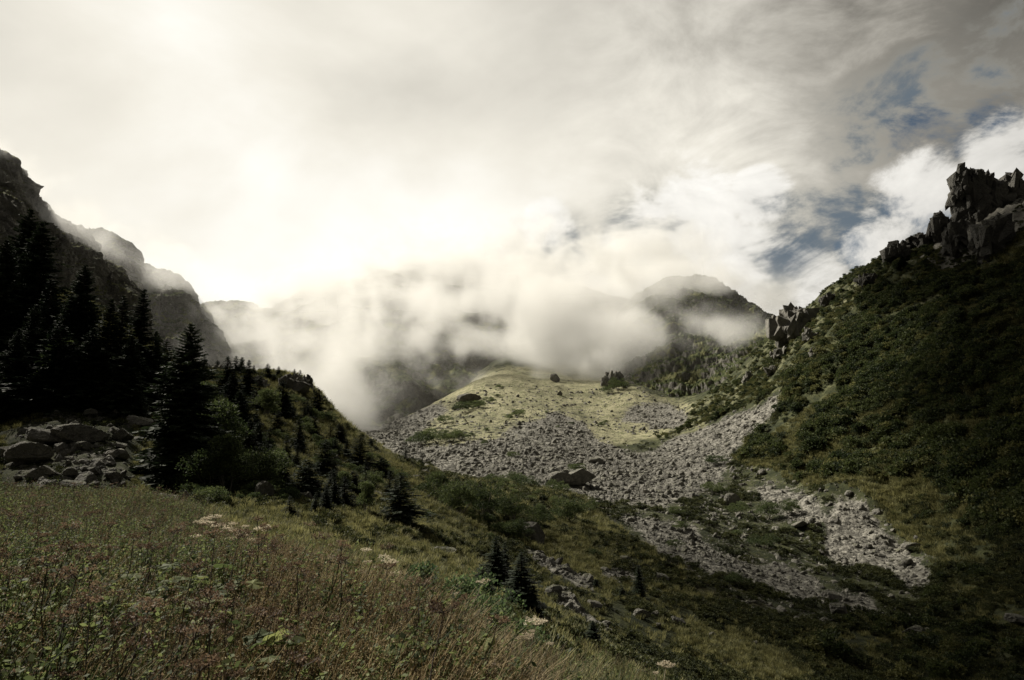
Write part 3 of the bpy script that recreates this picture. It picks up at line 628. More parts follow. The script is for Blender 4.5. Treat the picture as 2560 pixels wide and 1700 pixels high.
# stones lying in the grass of the fan and the right slope
# low heath, bilberry and dwarf shrubs of the hillside and valley floor
heath = [bush_meshes(0.5, 1.15, 330, 0.10, 330 + k, 9, stems=0 or 2)[0] for k in range(4)]
c_he = proto_col('heath_shrub', [(m_, M['heath']) for m_ in heath])
W = ((GY > 12) & (GY < 330)) * INFR * sstep(NZ * 0.7 + NZ2 * 0.8 - 0.5 * G_GOLD, -0.16, 0.16) * (G_SCREE < 0.42) * (1 - 0.6 * (G_SCREE > 0.2)) * np.where(GPX < 1700, 0.8, 1.1) * (1 - 0.9 * (GY > 240))
W = W * (1 - 0.6 * poly(GPX, GPY, [(600,960),(780,960),(900,1100),(1040,1190),(1080,1330),(900,1330),(700,1200)]))
W = W * (1 - 0.85 * poly(GPX, GPY, [(500,1270),(720,1270),(900,1380),(1000,1480),(560,1420)]))
pts, i, j = sample(W, 44000, 0.85)
scatter('heath_cover', pts - [0, 0, 0.06], c_he, (0.55 + 0.75 * RNG.random(len(pts)) ** 2) * np.clip(pts[:, 1] / 70, 0.7, 1.7), 0.2, mats=[M['heath']])
hs = poly(GPX, GPY, [(470,1000),(600,1040),(680,1140),(740,1220),(700,1262),(470,1262)]) * 1.0
hs = np.maximum(hs, 0.35 * poly(GPX, GPY, [(640,1000),(760,1020),(860,1130),(1100,1215),(1320,1220),(1420,1290),(1300,1380),(1040,1300),(800,1150)]))
W = blur(hs * (GY > 33) * (GY < 160), 5) * sstep(NZ2 + 0.3 * hs, -0.1, 0.15)
pts, i, j = sample(W, 300, 0.7)
lf = [bush_meshes(1.0, 1.2, 1500, 0.085, 380 + k, 14, stems=3)[0] for k in range(3)]
c_sh = proto_col('hillside_bush', [(m_, M['shrub']) for m_ in lf])
scatter('shrub_cover', pts - [0, 0, 0.1], c_sh, (0.45 + 1.0 * RNG.random(len(pts)) ** 2) * np.clip(pts[:, 1] / 70, 0.8, 1.4), 0.15, mats=[M['shrub']])
# short golden grass tussocks
def tuft(n, h, spread, wid, seed, lean=0.35, curl=0.5, wind=(0.25, 0.0)):
    r = np.random.default_rng(seed); A_ = Acc(); th = r.uniform(0, 6.283, n); b = np.stack([np.cos(th), np.sin(th), 0 * th], 1) * (spread * np.sqrt(r.random(n)))[:, None]
    ln = h * (0.55 + 0.6 * r.random(n)); az = th + r.normal(0, 0.7, n); dd = np.stack([np.cos(az), np.sin(az)], 1) * (lean * (0.3 + r.random(n)))[:, None] + wind
    side = np.stack([-np.sin(az), np.cos(az), 0 * az], 1) * wid
    prev = b; pl = prev - side; pr = prev + side
    for k, f in enumerate((0.4, 0.75, 1.0)):
        q = b.copy(); q[:, :2] += dd * (ln * f * (0.5 + curl * f))[:, None]; q[:, 2] = ln * f * (1 - 0.28 * curl * f)
        w = (0.9, 0.6, 0.08)[k]; L_, R_ = q - side * w, q + side * w
        A_.add(np.stack([pl, pr, R_, L_], 1).reshape(-1, 3), np.arange(n * 4).reshape(-1, 4)); pl, pr = L_, R_
    return A_
c_tu = proto_col('tussock', [(tuft(70, 0.34, 0.30, 0.012, 400 + k).mesh('tussock'), M['goldgrass']) for k in range(3)])
W = ((GY > 6) & (GY < 220)) * INFR * (G_SCREE < 0.27) * (0.12 + G_GOLD) * (GPX < 2700)
pts, i, j = sample(W, 38000, 1.0)
scatter('grass_tussocks', pts - [0, 0, 0.03], c_tu, (0.7 + 0.8 * RNG.random(len(pts))) * np.clip(pts[:, 1] / 55, 0.8, 2.6), 0.15, mats=[M['goldgrass']])
# scree stones
c_sc = proto_col('scree_stone', [(mesh_np('scree_stone', *rock_geo(60 + k, 2, 8 + k, 0.10, (1, 0.8, 0.62)), smooth=False), M['rock']) for k in range(6)])
W = ((GY > 36) & (GY < 470)) * INFR * (np.clip(G_SCREE - 0.06, 0, 1) ** 0.95 * (0.25 + sstep(NZ2, -0.35, 0.15)) + 0.16 * np.clip(blur(G_SCREE, 60), 0, 1) * sstep(NZ, -0.1, 0.3))
pts, i, j = sample(W, 68000, 1.2)
sz = 0.85 * (0.12 + 0.20 * RNG.random(len(pts)) + 1.3 * RNG.random(len(pts)) ** 18) * np.clip(pts[:, 1] / 185, 0.5, 1.05)
scatter('scree', pts, c_sc, sz[:, None] * (0.8 + 0.5 * RNG.random((len(pts), 3))), 0.6, mats=[M['rock']])
print('cover', round(time.time() - T0, 1))

# ------------------------------------------------------------------ rocks that can be told apart
def slope_at(x, y):
    e = 0.6; a = lambda u, v: float(ground_z(np.array([u]), np.array([v]))[0])
    return (a(x + e, y) - a(x - e, y)) / (2 * e), (a(x, y + e) - a(x, y - e)) / (2 * e)
def boulder(px, py, wpx, hpx, label, group, var=0, mat='rock', rz=None, name='boulder', sink=0.25, tilt=0.0, dmin=3.0, depth=0.8, hi=True):
    p = hit(px, py, dmin); k = p.y / F_PX; w = wpx * k / 2 * 0.84; h = hpx * k / 2 * 0.9
    me = (ROCKME_H if hi else ROCKME)[var % (5 if hi else 8)]
    if mat != 'rock':
        me = me.copy(); me.materials.clear(); me.materials.append(M[mat])
    o = bpy.data.objects.new(name, me); COL.objects.link(o)
    o.location = (p.x, p.y, p.z + h * (1 - sink)); o.scale = (w, w * depth, h / 0.62)
    o.rotation_euler = (0, tilt, rz if rz is not None else 0.3 * math.sin(px))
    return tag(o, label, 'boulder' if name == 'boulder' else 'rock outcrop', group)
gB = 'boulders on the slope left of the big spruce'
for a in [
 (200,1100,135,52,'large flat-topped grey boulder, biggest of the pile below the left spruces',gB,0),
 (115,1115,100,50,'grey boulder leaning against the left side of the large flat-topped boulder',gB,1),
 (305,1105,62,36,'pale block of rock just right of the large flat-topped boulder',gB,2),
 (85,1160,125,58,'dark hump-backed boulder at the left below the large flat-topped boulder',gB,3),
 (20,1150,70,40,'grey boulder at the left edge of the picture beside the hump-backed one',gB,4),
 (345,1070,66,36,'dark square block up the slope behind the pale block',gB,1),
 (310,1040,46,30,'pointed grey rock at the top of the boulder pile under the spruces',gB,0),
 (285,1052,30,24,'small round rock below the pointed rock at the top of the pile',gB,2),
 (230,1050,40,20,'low flat rock above the large flat-topped boulder',gB,3),
 (150,1140,52,34,'rounded rock below the large flat-topped boulder',gB,4),
 (210,1133,40,24,'small wedge of rock under the large flat-topped boulder',gB,0),
 (300,1133,30,18,'small pale stone below the pale block',gB,1),
 (110,1200,95,44,'broad dark boulder at the foot of the pile near the meadow',gB,2),
 (180,1196,44,26,'grey stone among small stones at the foot of the pile',gB,3),
 (230,1186,50,24,'knobbly grey stone in the middle of the foot of the pile',gB,4),
 (285,1205,42,24,'light stone at the foot of the pile beside the big spruce',gB,0),
 (180,1222,60,20,'low slab lying along the upper edge of the meadow',gB,1),
 (18,990,34,18,'small pale rock at the left edge below the dark spruces',gB,2),
 (52,972,30,14,'small pale rock a little above the one at the left edge',gB,3),
 (48,996,24,12,'tiny pale stone between two rocks below the dark spruces',gB,4),
 (188,925,40,18,'pale ledge of rock glimpsed between the dark spruces',gB,0),
 (372,1095,36,26,'grey rock half hidden by the left branches of the big spruce',gB,4),
]: boulder(*a)
gH = 'boulders scattered on the spruce hillside'
for a in [
 (415,1262,70,34,'grey boulder at the top of the meadow under the big spruce',gH,1),
 (462,1262,46,42,'upright blue-grey rock joined to the boulder under the big spruce',gH,2),
 (662,1252,46,54,'tall grey rock standing behind the leafy bushes above the meadow',gH,3),
 (765,1255,48,30,'pointed pale rock on the grass beside the little dark spruce',gH,4),
 (805,1255,34,22,'small pale rock right of the pointed one on the grass',gH,0),
 (790,1240,24,44,'narrow upright rock at the foot of a dark spruce',gH,1),
 (838,1165,40,30,'white-topped rock between two spruces high on the hillside',gH,2),
 (650,1070,24,12,'small pale rock in the grass below the outcrop',gH,3),
 (1060,1190,50,20,'pale slab on the hillside under the bushes by the scree',gH,4),
 (1045,1205,30,22,'split grey rock just below the pale slab',gH,0),
 (940,1245,30,22,'grey rock in front of the rowan on the hillside',gH,1),
 (960,1290,40,16,'pale sloping slab at the foot of the dark round spruce',gH,2),
 (890,1285,26,12,'small pale stone near the rowan stem',gH,3),
 (1070,1250,18,16,'small block beside the alder bushes',gH,4),
 (1335,1362,56,66,'big upright grey boulder next to the round bush on the grassy slope',gH,0),
 (1110,1382,56,16,'long pale slab lying in the heath of the slope',gH,1),
 (1010,1335,22,10,'tiny pale stone in the heath above the meadow',gH,2),
 (855,1400,40,30,'dark rock at the right edge of the meadow beside the mossy boulder',gH,3),
]: boulder(*a)
boulder(805,1428,110,52,'mossy boulder with dry grass on top at the edge of the meadow',gH,1,dmin=9)
gV = 'boulders on the valley floor'
boulder(1440,1218,112,52,'huge boulder crowned with dark shrubs at the foot of the scree',gV,2)
for a in [
 (1405,1212,66,36,'lower shoulder rock on the left of the shrub-crowned boulder',gV,3),
 (1525,1152,26,10,'flat pale slab on the scree right of the shrub-crowned boulder',gV,4),
 (1492,1160,44,18,'pale rock heap on the scree above the shrub-crowned boulder',gV,0),
 (1180,1178,16,10,'dark stone at the left foot of the scree',gV,1),
 (1480,1272,26,22,'rounded pale rock on the edge of the green slope',gV,2),
 (1830,1265,40,34,'pale block beside dark bushes at the right of the valley floor',gV,3),
 (1693,1310,22,10,'flat rock slab with a shadow under it on the valley floor',gV,4),
 (1565,1405,34,18,'pale rock alone on the green slope above the rubble strip',gV,0),
 (1650,1455,40,26,'square grey boulder right of the lone slope spruce',gV,1),
 (1557,1440,18,16,'pale stone at the top of the small rubble patch',gV,2),
 (1540,1367,20,8,'thin pale stone in the heath above the lone pale rock',gV,3),
 (1430,1510,40,30,'grey boulder at the top of the lower rubble strip',gV,4),
 (1450,1530,26,18,'dark-sided boulder in the lower rubble strip',gV,0),
 (1486,1525,36,24,'rounded grey boulder right of the lower rubble strip',gV,1),
 (1512,1520,18,12,'small stone just right of the rounded boulder',gV,2),
 (1607,1548,40,26,'pale two-headed boulder in the dark heath of the near slope',gV,3),
 (1640,1545,24,22,'dark cube-like boulder next to the pale two-headed one',gV,4),
 (1648,1575,16,16,'white pointed stone below the dark cube-like boulder',gV,0),
 (1695,1570,34,30,'long grey rock running down the near slope',gV,1),
 (1780,1595,26,14,'pale rock at the right end of the near slope stones',gV,2),
 (1590,1695,60,24,'grey boulder at the bottom edge beside the brown umbels',gV,3),
 (1890,1614,18,14,'round pale stone alone in the grass near the bottom',gV,4),
 (2100,1545,60,44,'dark slabby boulder at the end of the dry stone channel',gV,0),
 (2080,1505,50,30,'grey boulder above the dark slabby one in the dry stone channel',gV,1),
 (2010,1440,22,12,'pale stone on top of the dry stone channel',gV,2),
 (2285,1380,50,20,'pale flat rock on the dark slope at the right',gV,3),
 (2290,1600,60,36,'pale craggy boulder in the dark at the lower right',gV,4),
 (2330,1590,44,24,'pale slab leaning on the craggy boulder at the lower right',gV,0),
 (2545,1570,60,30,'grey rock slab at the right edge of the picture',gV,1),
 (2000,1320,40,18,'pale heap of rock between the dark bushes at the right',gV,2),
 (2270,1420,30,16,'small pale rock at the top of the right-hand stone run',gV,3),
]: boulder(*a)
gF = 'rocks on the grassy fan'
for a in [
 (1388,956,24,26,'white-sided boulder at the top of the grassy fan',gF,0),
 (1400,990,16,14,'dark pyramid-shaped rock right of the middle of the fan',gF,2),
 (1175,1012,60,24,'sloping grey slab at the left rim of the fan',gF,3),
 (1140,1025,26,12,'pale block under the slab at the left rim of the fan',gF,4),
 (1560,972,14,10,'small grey rock at the right side of the fan',gF,1),
]: boulder(*a, dmin=200)
gR = 'crags along the right-hand ridge'
def hull_block(seed):
    import bmesh
    r = np.random.default_rng(seed); bm = bmesh.new()
    for p in r.uniform(-1, 1, (11 + seed % 5, 3)) * [1, 0.75, 1]: bm.verts.new(p)
    g = bmesh.ops.convex_hull(bm, input=list(bm.verts)); bmesh.ops.delete(bm, geom=[e for e in g['geom_interior'] if isinstance(e, bmesh.types.BMVert)], context='VERTS')
    for it in range(3): bmesh.ops.subdivide_edges(bm, edges=list(bm.edges), cuts=1, use_grid_fill=True)
    bmesh.ops.triangulate(bm, faces=list(bm.faces)); V = np.array([v.co[:] for v in bm.verts]); bm.verts.index_update(); Fq = np.array([[v.index for v in f.verts] for f in bm.faces]); bm.free()
    n = fbm(V[:, 0] * 2.2 + seed, V[:, 1] * 2.2, V[:, 2] * 2.2, 5, 0.6, True); return V * (1 + 0.05 * n)[:, None], Fq
HB = [hull_block(900 + k) for k in range(18)]
def rot(ax, ay, az): return np.array(Euler((ax, ay, az)).to_matrix())
def blocks_on(A_, c, s, r, n, seed):
    # a mass of jointed slabs that all dip the same way
    c = np.asarray(c, float); s = np.asarray(s, float); m = s.mean()
    V, Fq = HB[seed % 18]; A_.add(V * s * 1.02 + c, Fq)
    for b in range(n + 4):
        d = unit(r.normal(size=3)); f = 0.22 + 0.36 * r.random() ** 1.5; V, Fq = HB[(seed + 5 * b + 3) % 18]
        Q = (V * [0.55 + 0.4 * r.random(), 0.8, 1.1 + 0.9 * r.random()]) @ rot(r.normal() * 0.15, 0.32 + r.normal() * 0.16, r.normal() * 0.5).T
        A_.add(Q * m * f + c + d * s * 0.62, Fq)
def crag(px, py, wpx, hpx, label, seed, lean=0.0, n=6, mat='cliff', dmin=120, d=None):
    """a craggy outcrop: several angular blocks that share one mass"""
    p = hit(px, py, dmin) if d is None else P(px, py, d); k = p.y / F_PX; w = wpx * k / 2; h = hpx * k
    r = np.random.default_rng(seed); A_ = Acc()
    for b in range(n):
        f = b / n; sx = w * (0.75 - 0.35 * f) * (0.8 + 0.4 * r.random()); sz_ = h * (0.42 - 0.16 * f) * (0.8 + 0.4 * r.random())
        c = np.array([w * (0.55 * r.uniform(-1, 1)) * (1 - 0.3 * f) + lean * w * f, w * 0.4 * r.uniform(-0.6, 1), h * (0.15 + 0.62 * f)])
        if b == 0: c = np.array([0, 0, h * 0.25])
        blocks_on(A_, c, (sx, sx * 0.9, sz_), r, 11 if b < 4 else 7, seed * 7 + b)
    o = link('rock_outcrop', A_.mesh('rock_outcrop'), M[mat]); o.location = p
    return tag(o, label, 'rock outcrop', gR)
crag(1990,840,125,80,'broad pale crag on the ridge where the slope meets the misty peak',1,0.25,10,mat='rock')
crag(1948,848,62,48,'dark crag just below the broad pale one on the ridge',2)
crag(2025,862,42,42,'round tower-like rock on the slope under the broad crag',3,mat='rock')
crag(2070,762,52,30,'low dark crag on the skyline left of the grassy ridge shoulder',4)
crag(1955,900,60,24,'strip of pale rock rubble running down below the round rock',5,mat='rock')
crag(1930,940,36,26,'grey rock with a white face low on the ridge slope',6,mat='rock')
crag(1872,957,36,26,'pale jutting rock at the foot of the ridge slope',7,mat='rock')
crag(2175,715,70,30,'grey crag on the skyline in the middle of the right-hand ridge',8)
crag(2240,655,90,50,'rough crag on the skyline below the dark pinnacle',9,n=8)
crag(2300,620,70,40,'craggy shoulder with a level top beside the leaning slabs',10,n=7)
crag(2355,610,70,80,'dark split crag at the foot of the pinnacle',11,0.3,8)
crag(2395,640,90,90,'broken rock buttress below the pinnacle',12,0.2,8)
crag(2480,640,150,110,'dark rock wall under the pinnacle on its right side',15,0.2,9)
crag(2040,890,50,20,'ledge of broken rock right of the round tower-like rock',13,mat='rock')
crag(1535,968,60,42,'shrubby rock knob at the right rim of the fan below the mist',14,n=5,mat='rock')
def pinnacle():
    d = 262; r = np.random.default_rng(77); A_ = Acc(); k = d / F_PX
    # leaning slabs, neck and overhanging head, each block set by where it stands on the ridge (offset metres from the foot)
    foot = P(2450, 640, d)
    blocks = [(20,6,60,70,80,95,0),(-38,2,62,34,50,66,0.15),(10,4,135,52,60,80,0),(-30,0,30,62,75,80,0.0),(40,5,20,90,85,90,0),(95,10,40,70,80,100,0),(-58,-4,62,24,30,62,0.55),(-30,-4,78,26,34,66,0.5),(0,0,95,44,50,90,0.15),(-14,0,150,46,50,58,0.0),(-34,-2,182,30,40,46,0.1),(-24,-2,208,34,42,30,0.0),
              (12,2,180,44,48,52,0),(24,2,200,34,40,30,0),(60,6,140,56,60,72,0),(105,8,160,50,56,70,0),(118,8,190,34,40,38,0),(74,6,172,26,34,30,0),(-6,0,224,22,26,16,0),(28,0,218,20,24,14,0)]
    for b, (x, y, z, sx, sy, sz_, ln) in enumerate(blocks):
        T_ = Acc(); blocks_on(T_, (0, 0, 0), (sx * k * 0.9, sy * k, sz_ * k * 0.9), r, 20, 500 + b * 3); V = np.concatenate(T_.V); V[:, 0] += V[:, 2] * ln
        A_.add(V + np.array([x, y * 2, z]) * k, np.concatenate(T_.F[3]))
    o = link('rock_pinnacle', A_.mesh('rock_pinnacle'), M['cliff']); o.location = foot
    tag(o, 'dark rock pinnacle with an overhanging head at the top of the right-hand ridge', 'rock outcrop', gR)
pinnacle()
gS = 'rock outcrops on the spur skyline'
def outcrop(*a, **k):
    o = crag(*a, **k); o['group'] = gS; return o
outcrop(728,985,105,44,'cliffed grey outcrop that ends the spur under small spruces',21,n=10,mat='rock',dmin=60)
outcrop(650,975,70,34,'grey outcrop on the spur skyline left of the cliffed one',22,n=6,mat='rock',dmin=60)
outcrop(540,935,60,24,'pale low outcrop between the small skyline spruces',23,n=5,mat='rock',dmin=60)
outcrop(770,985,44,48,'dark end block of the spur cliff facing the mist',24,n=5,mat='cliff',dmin=60)
print('rocks', round(time.time() - T0, 1))

# ------------------------------------------------------------------ spruces
SPR = []
for k, (H, Rd, wh, nb, tw, pw, rg) in enumerate([(12, 3.0, 58, 9, 13, 0.80, 0.22), (11, 2.1, 50, 8, 10, 0.85, 0.25), (10, 1.6, 44, 8, 8, 0.8, 0.2), (6, 1.55, 32, 8, 8, 0.75, 0.18), (6, 1.1, 30, 7, 7, 0.85, 0.25), (4, 1.5, 26, 9, 7, 0.6, 0.15)]):
    a, b = spruce_meshes(H, Rd, 70 + k, wh, nb, tw, pw, 0.03, rg); a.materials.append(M['spruce']); b.materials.append(M['bark']); SPR.append((a, b, H))
BSH = []
for k, (H, W_, n, lf, sh, st) in enumerate([(3.2, 3.4, 5200, 0.13, 'dome', 9), (3.0, 2.6, 4200, 0.12, 'cone', 8), (2.0, 3.2, 3600, 0.11, 'dome', 6), (4.0, 3.0, 5200, 0.15, 'cone', 6), (1.4, 2.6, 2600, 0.10, 'dome', 5)]):
    a, b = bush_meshes(H, W_, n, lf, 170 + k, 20, 0.05, st, sh); a.materials.append(M['shrub']); b.materials.append(M['palebark']); BSH.append((a, b, H, W_))
def plant(kind, px, pyb, pyt, label, group, var, wide=1.0, dmin=3.0, cat=None, parts=('crown', 'trunk'), d=None):
    p = hit(px, pyb, dmin) if d is None else P(px, pyb, d)
    if d is not None: p.z = float(ground_z(np.array([p.x]), np.array([p.y]))[0])
    H = max(0.4, sr(px, pyt)[1] * p.y - p.z); m_ = (SPR if kind == 'spruce' else BSH)[var]; s = H / m_[2]
    H = H * 1.12 if (kind == 'spruce' and H < 7) else H; s = H / m_[2]; e = bpy.data.objects.new({'spruce': 'spruce_tree'}.get(kind, kind), None); COL.objects.link(e); e.location = p; wide *= (1.28 if H > 7.5 else 1.65) if kind == 'spruce' else 1.0; e.scale = (s * wide, s * wide, s); e.rotation_euler = (0, 0, (px * 0.37) % 6.28); e.empty_display_size = 0.3
    for me, nm in zip(m_[:2], parts):
        o = bpy.data.objects.new(nm, me); COL.objects.link(o); o.parent = e
    return tag(e, label, cat or ('spruce' if kind == 'spruce' else 'shrub'), group)
gT = 'dark spruces of the left-hand wood'; gM = 'spruces on the hillside'; gK = 'small spruces on the spur skyline'
for a in [
 (455,1225,808,'tallest big spruce with wide lower branches in the middle of the left slope',gT,0,1.0),
 (335,1010,722,'slim tall spruce with a clear pointed top left of the biggest one',gT,1,0.95),
 (290,1010,738,'dark spruce close behind the slim tall one',gT,2,1.1),
 (252,1020,745,'dark spruce second left of the slim tall one',gT,1,1.0),
 (186,985,662,'broad high dark spruce rising against the layered cliff',gT,0,0.85),
 (150,1000,740,'dark spruce on the left shoulder of the broad high spruce',gT,1,1.1),
 (26,930,520,'highest spruce top at the left edge before the cliff',gT,0,0.85),
 (64,940,552,'spruce top just right of the highest one at the left edge',gT,1,1.2),
 (-20,980,600,'spruce cut by the left edge of the picture',gT,0,0.9),
 (105,990,700,'dark spruce in the gap between the edge trees and the broad spruce',gT,2,1.4),
 (128,1030,812,'fuzzy lower spruce below the broad high one',gT,3,1.1),
 (60,1010,760,'dark lower spruce under the two spruce tops at the left edge',gT,0,0.8),
 (375,1030,848,'short spruce at the right foot of the slim tall one',gT,1,1.2),
 (408,1010,870,'small spruce tucked behind the left branches of the biggest spruce',gT,3,1.0),
 (215,1030,820,'dark spruce filling the gap left of the slim tall one',gT,0,0.9),
 (310,1035,860,'low dark spruce in front of the slim tall one',gT,0,0.8),
 (20,1050,820,'low dark spruce at the left edge above the pale rocks',gT,0,0.8),
]: plant('spruce', *a)
for a in [
 (508,940,893,'small skyline spruce just right of the biggest spruce top',gK,4,1.2),
 (543,925,904,'tiny spruce standing on the pale skyline outcrop',gK,3,1.2),
 (563,1005,903,'skyline spruce with a spire top and full skirt',gK,1,1.2),
 (588,940,895,'leaning double spruce highest on the spur skyline',gK,4,1.4),
 (602,938,898,'columnar dark spruce touching the double one on the skyline',gK,5,0.6),
 (618,1000,910,'open-crowned spruce with a pale dead stem on the skyline',gK,1,1.15),
 (633,945,916,'little pointed spruce right of the open-crowned one',gK,4,1.2),
 (668,955,914,'bushy dark spruce alone on the skyline left of the cliffed outcrop',gK,3,1.0),
 (695,950,919,'neat conical spruce alone on the skyline',gK,3,0.9),
 (711,948,933,'tiniest spruce on the top of the cliffed outcrop',gK,4,1.3),
 (735,952,925,'spruce on the cliffed outcrop, left of the last pair',gK,4,1.4),
 (749,956,928,'last small spruce on the top of the cliffed outcrop',gK,4,1.4),
]: plant('spruce', *a, dmin=60)
for a in [
 (703,1055,962,'dense grey-green spruce in front of the cliffed outcrop',gM,3,1.05),
 (645,1030,950,'dark spruce under the left skyline outcrop',gM,4,1.4),
 (655,1035,985,'small dark spruce right beside the one under the skyline outcrop',gM,4,1.4),
 (790,1048,978,'twin-topped dark spruce on the right shoulder of the spur',gM,3,1.0),
 (768,1052,1008,'lower half of the twin spruces on the right shoulder',gM,3,1.1),
 (745,1136,1055,'narrow dark spruce alone in the grass of the hillside',gM,4,1.2),
 (672,1130,1073,'small dark spruce above the leafy bushes',gM,4,1.1),
 (620,1165,1058,'slender spruce rising out of the yellowish rowans',gM,1,1.1),
 (575,1160,1045,'dark spruce half hidden behind the yellowish rowans',gM,1,1.1),
 (845,1112,1062,'bushy spruce on the right-hand skyline of the hillside',gM,3,1.1),
 (868,1085,1058,'small spruce sticking out of the right-hand skyline',gM,4,1.6),
 (925,1128,1100,'dark stubby spruce low on the right-hand skyline',gM,5,1.0),
 (940,1138,1118,'round little spruce below the stubby one',gM,5,1.2),
 (808,1190,1108,'conical dark spruce next to the white-topped rock',gM,3,1.15),
 (898,1180,1098,'broad round-shouldered spruce at the edge of the hillside',gM,3,1.35),
 (1013,1165,1118,'single small spruce at the edge of the scree',gM,4,1.2),
 (1000,1312,1196,'round broad black spruce in the middle of the slope',gM,3,1.25),
 (765,1245,1160,'squat black spruce above the pointed pale rock',gM,5,1.1),
 (723,1292,1245,'little dark spruce alone in the grass above the meadow',gM,4,1.5),
 (860,1270,1200,'dark spruce behind the light green rowan',gM,4,1.4),
 (1237,1480,1357,'upper spruce of the dark row right of the flowering meadow',gM,1,1.3),
 (1262,1480,1368,'twin top right beside the upper spruce of the dark row',gM,1,1.0),
 (1302,1570,1398,'tall ragged spruce in the middle of the dark row',gM,1,1.35),
 (1335,1590,1480,'lower spruce at the right end of the dark row',gM,1,1.3),
 (1200,1500,1420,'dark spruce at the left end of the dark row',gM,3,1.2),
 (1483,1710,1560,'black spruce at the bottom beside the bare twigs',gM,0,1.1),
 (1598,1492,1420,'lone columnar grey-green spruce on the near valley slope',gM,2,1.25),
 (1556,1498,1472,'tiny black spruce left of the lone columnar one',gM,5,0.9),
 (1490,1470,1450,'tiny dark spruce at the foot of the small rubble patch',gM,5,1.0),
 (1375,1660,1590,'dark spruce in the hollow behind the flat white umbel',gM,3,1.2),
 (2258,680,642,'black spruce on the rocky crest of the right-hand ridge',gM,1,1.6),
 (2306,612,590,'tiny spruce on the skyline beside the pinnacle',gM,1,1.5),
 (2195,770,740,'small black spruce among scrub below the ridge crest',gM,3,1.4),
 (2225,860,820,'black spruce on the steep right slope in the scrub',gM,3,1.2),
 (600,1075,985,'dark spruce with a broad skirt left of the yellowish bushes',gM,3,1.2),
 (575,1050,940,'tall dark spruce right of the biggest one, under the skyline',gM,1,1.3),
 (690,1100,1035,'medium spruce in the grass below the cliffed outcrop',gM,3,1.1),
 (715,1040,990,'small spruce against the foot of the cliffed outcrop',gM,3,1.0),
 (640,1135,1062,'dark spruce behind the pale green bushes',gM,3,1.1),
 (785,1100,1045,'small dark spruce above the conical one',gM,3,1.0),
 (830,1245,1180,'dark spruce between the squat black one and the light rowan',gM,3,1.2),
 (880,1240,1185,'low dark spruce behind the yellow-green rowan',gM,5,1.1),
 (955,1200,1150,'dull spruce close to the rounded bush on the hillside',gM,5,1.0),
 (700,1215,1140,'slim dark spruce beside the willow-like bush',gM,4,1.3),
 (1215,1560,1440,'dark spruce low on the left of the dark row',gM,1,1.4),
 (1280,1600,1500,'dark spruce at the foot of the dark row',gM,3,1.3),
 (1410,1690,1620,'dark spruce in the hollow at the bottom, beside the black one',gM,3,1.2),
 (1530,1700,1640,'low dark spruce right of the black one at the bottom',gM,5,1.2),
]: plant('spruce', *a, dmin=20)
# small spruces that nothing tells apart, between the shrubs of the hillside
HP = [(480,960),(690,1000),(780,1060),(900,1140),(1010,1200),(1010,1300),(880,1310),(640,1250),(480,1200)]
q = 0
while q < 46:
    x_, y_ = RNG.uniform(470, 1020), RNG.uniform(950, 1310)
    if not poly(np.array([x_]), np.array([y_]), HP)[0]: continue
    hh = (30 + 34 * RNG.random()) * (0.75 + 0.5 * (y_ - 950) / 350)
    plant('spruce', x_, y_, y_ - hh, 'small dark spruce standing among the bushes and grass of the hillside', 'small spruces dotted over the hillside', int(RNG.integers(1, 5)), 1.15, dmin=30); q += 1
print('spruces', round(time.time() - T0, 1))
gA = 'leafy bushes around the big spruce'
for a in [
 (540,1180,1010,'yellowish rowan bush right of the big spruce',gA,1,1.0),
 (560,1240,1090,'pale green leafy bush in front of the yellowish rowan',gA,3,1.0),
 (600,1210,1130,'grey-green bush below the slender spruce',gA,0,1.2),
 (520,1245,1130,'shaded leafy bush at the foot of the big spruce',gA,0,1.1),
 (645,1235,1125,'dark green bush behind the tall grey rock',gA,0,1.0),
 (690,1220,1130,'willow-like bush right of the tall grey rock',gA,1,1.2),
 (505,1060,960,'leafy bush above the yellowish rowan behind the big spruce',gA,1,1.2),
 (665,1050,975,'light green bush below the skyline outcrop',gA,1,1.2),
 (730,1010,985,'flat-topped bush under the cliffed outcrop',gA,2,1.6),
 (825,1062,1030,'rounded bush on the right skyline of the spur',gA,0,1.2),
 (860,1245,1180,'light green rowan with open branches on the hillside',gA,3,1.1),
 (915,1290,1205,'yellow-green rowan with pale stems above the slope',gA,3,0.9),
 (930,1230,1180,'dull green bush on the hillside behind the rowans',gA,0,1.2),
 (985,1205,1170,'rounded bush on the hillside skyline near the small spruce',gA,2,1.3),
 (800,1170,1140,'low bush beside the conical spruce',gA,2,1.2),
 (700,1110,1075,'small bush in the grass of the upper hillside',gA,2,1.2),
 (480,1120,1030,'grey-green bush hanging over the boulder pile',gA,0,1.0),
 (140,1010,850,'grey birch-like tree in the dark left wood',gA,3,0.9),
 (70,1000,870,'dim leafy tree at the far left under the spruces',gA,3,1.0),
]: plant('leafy_shrub', *a, parts=('foliage', 'stem'), dmin=20)
gC = 'alder bushes on the slope below the scree'
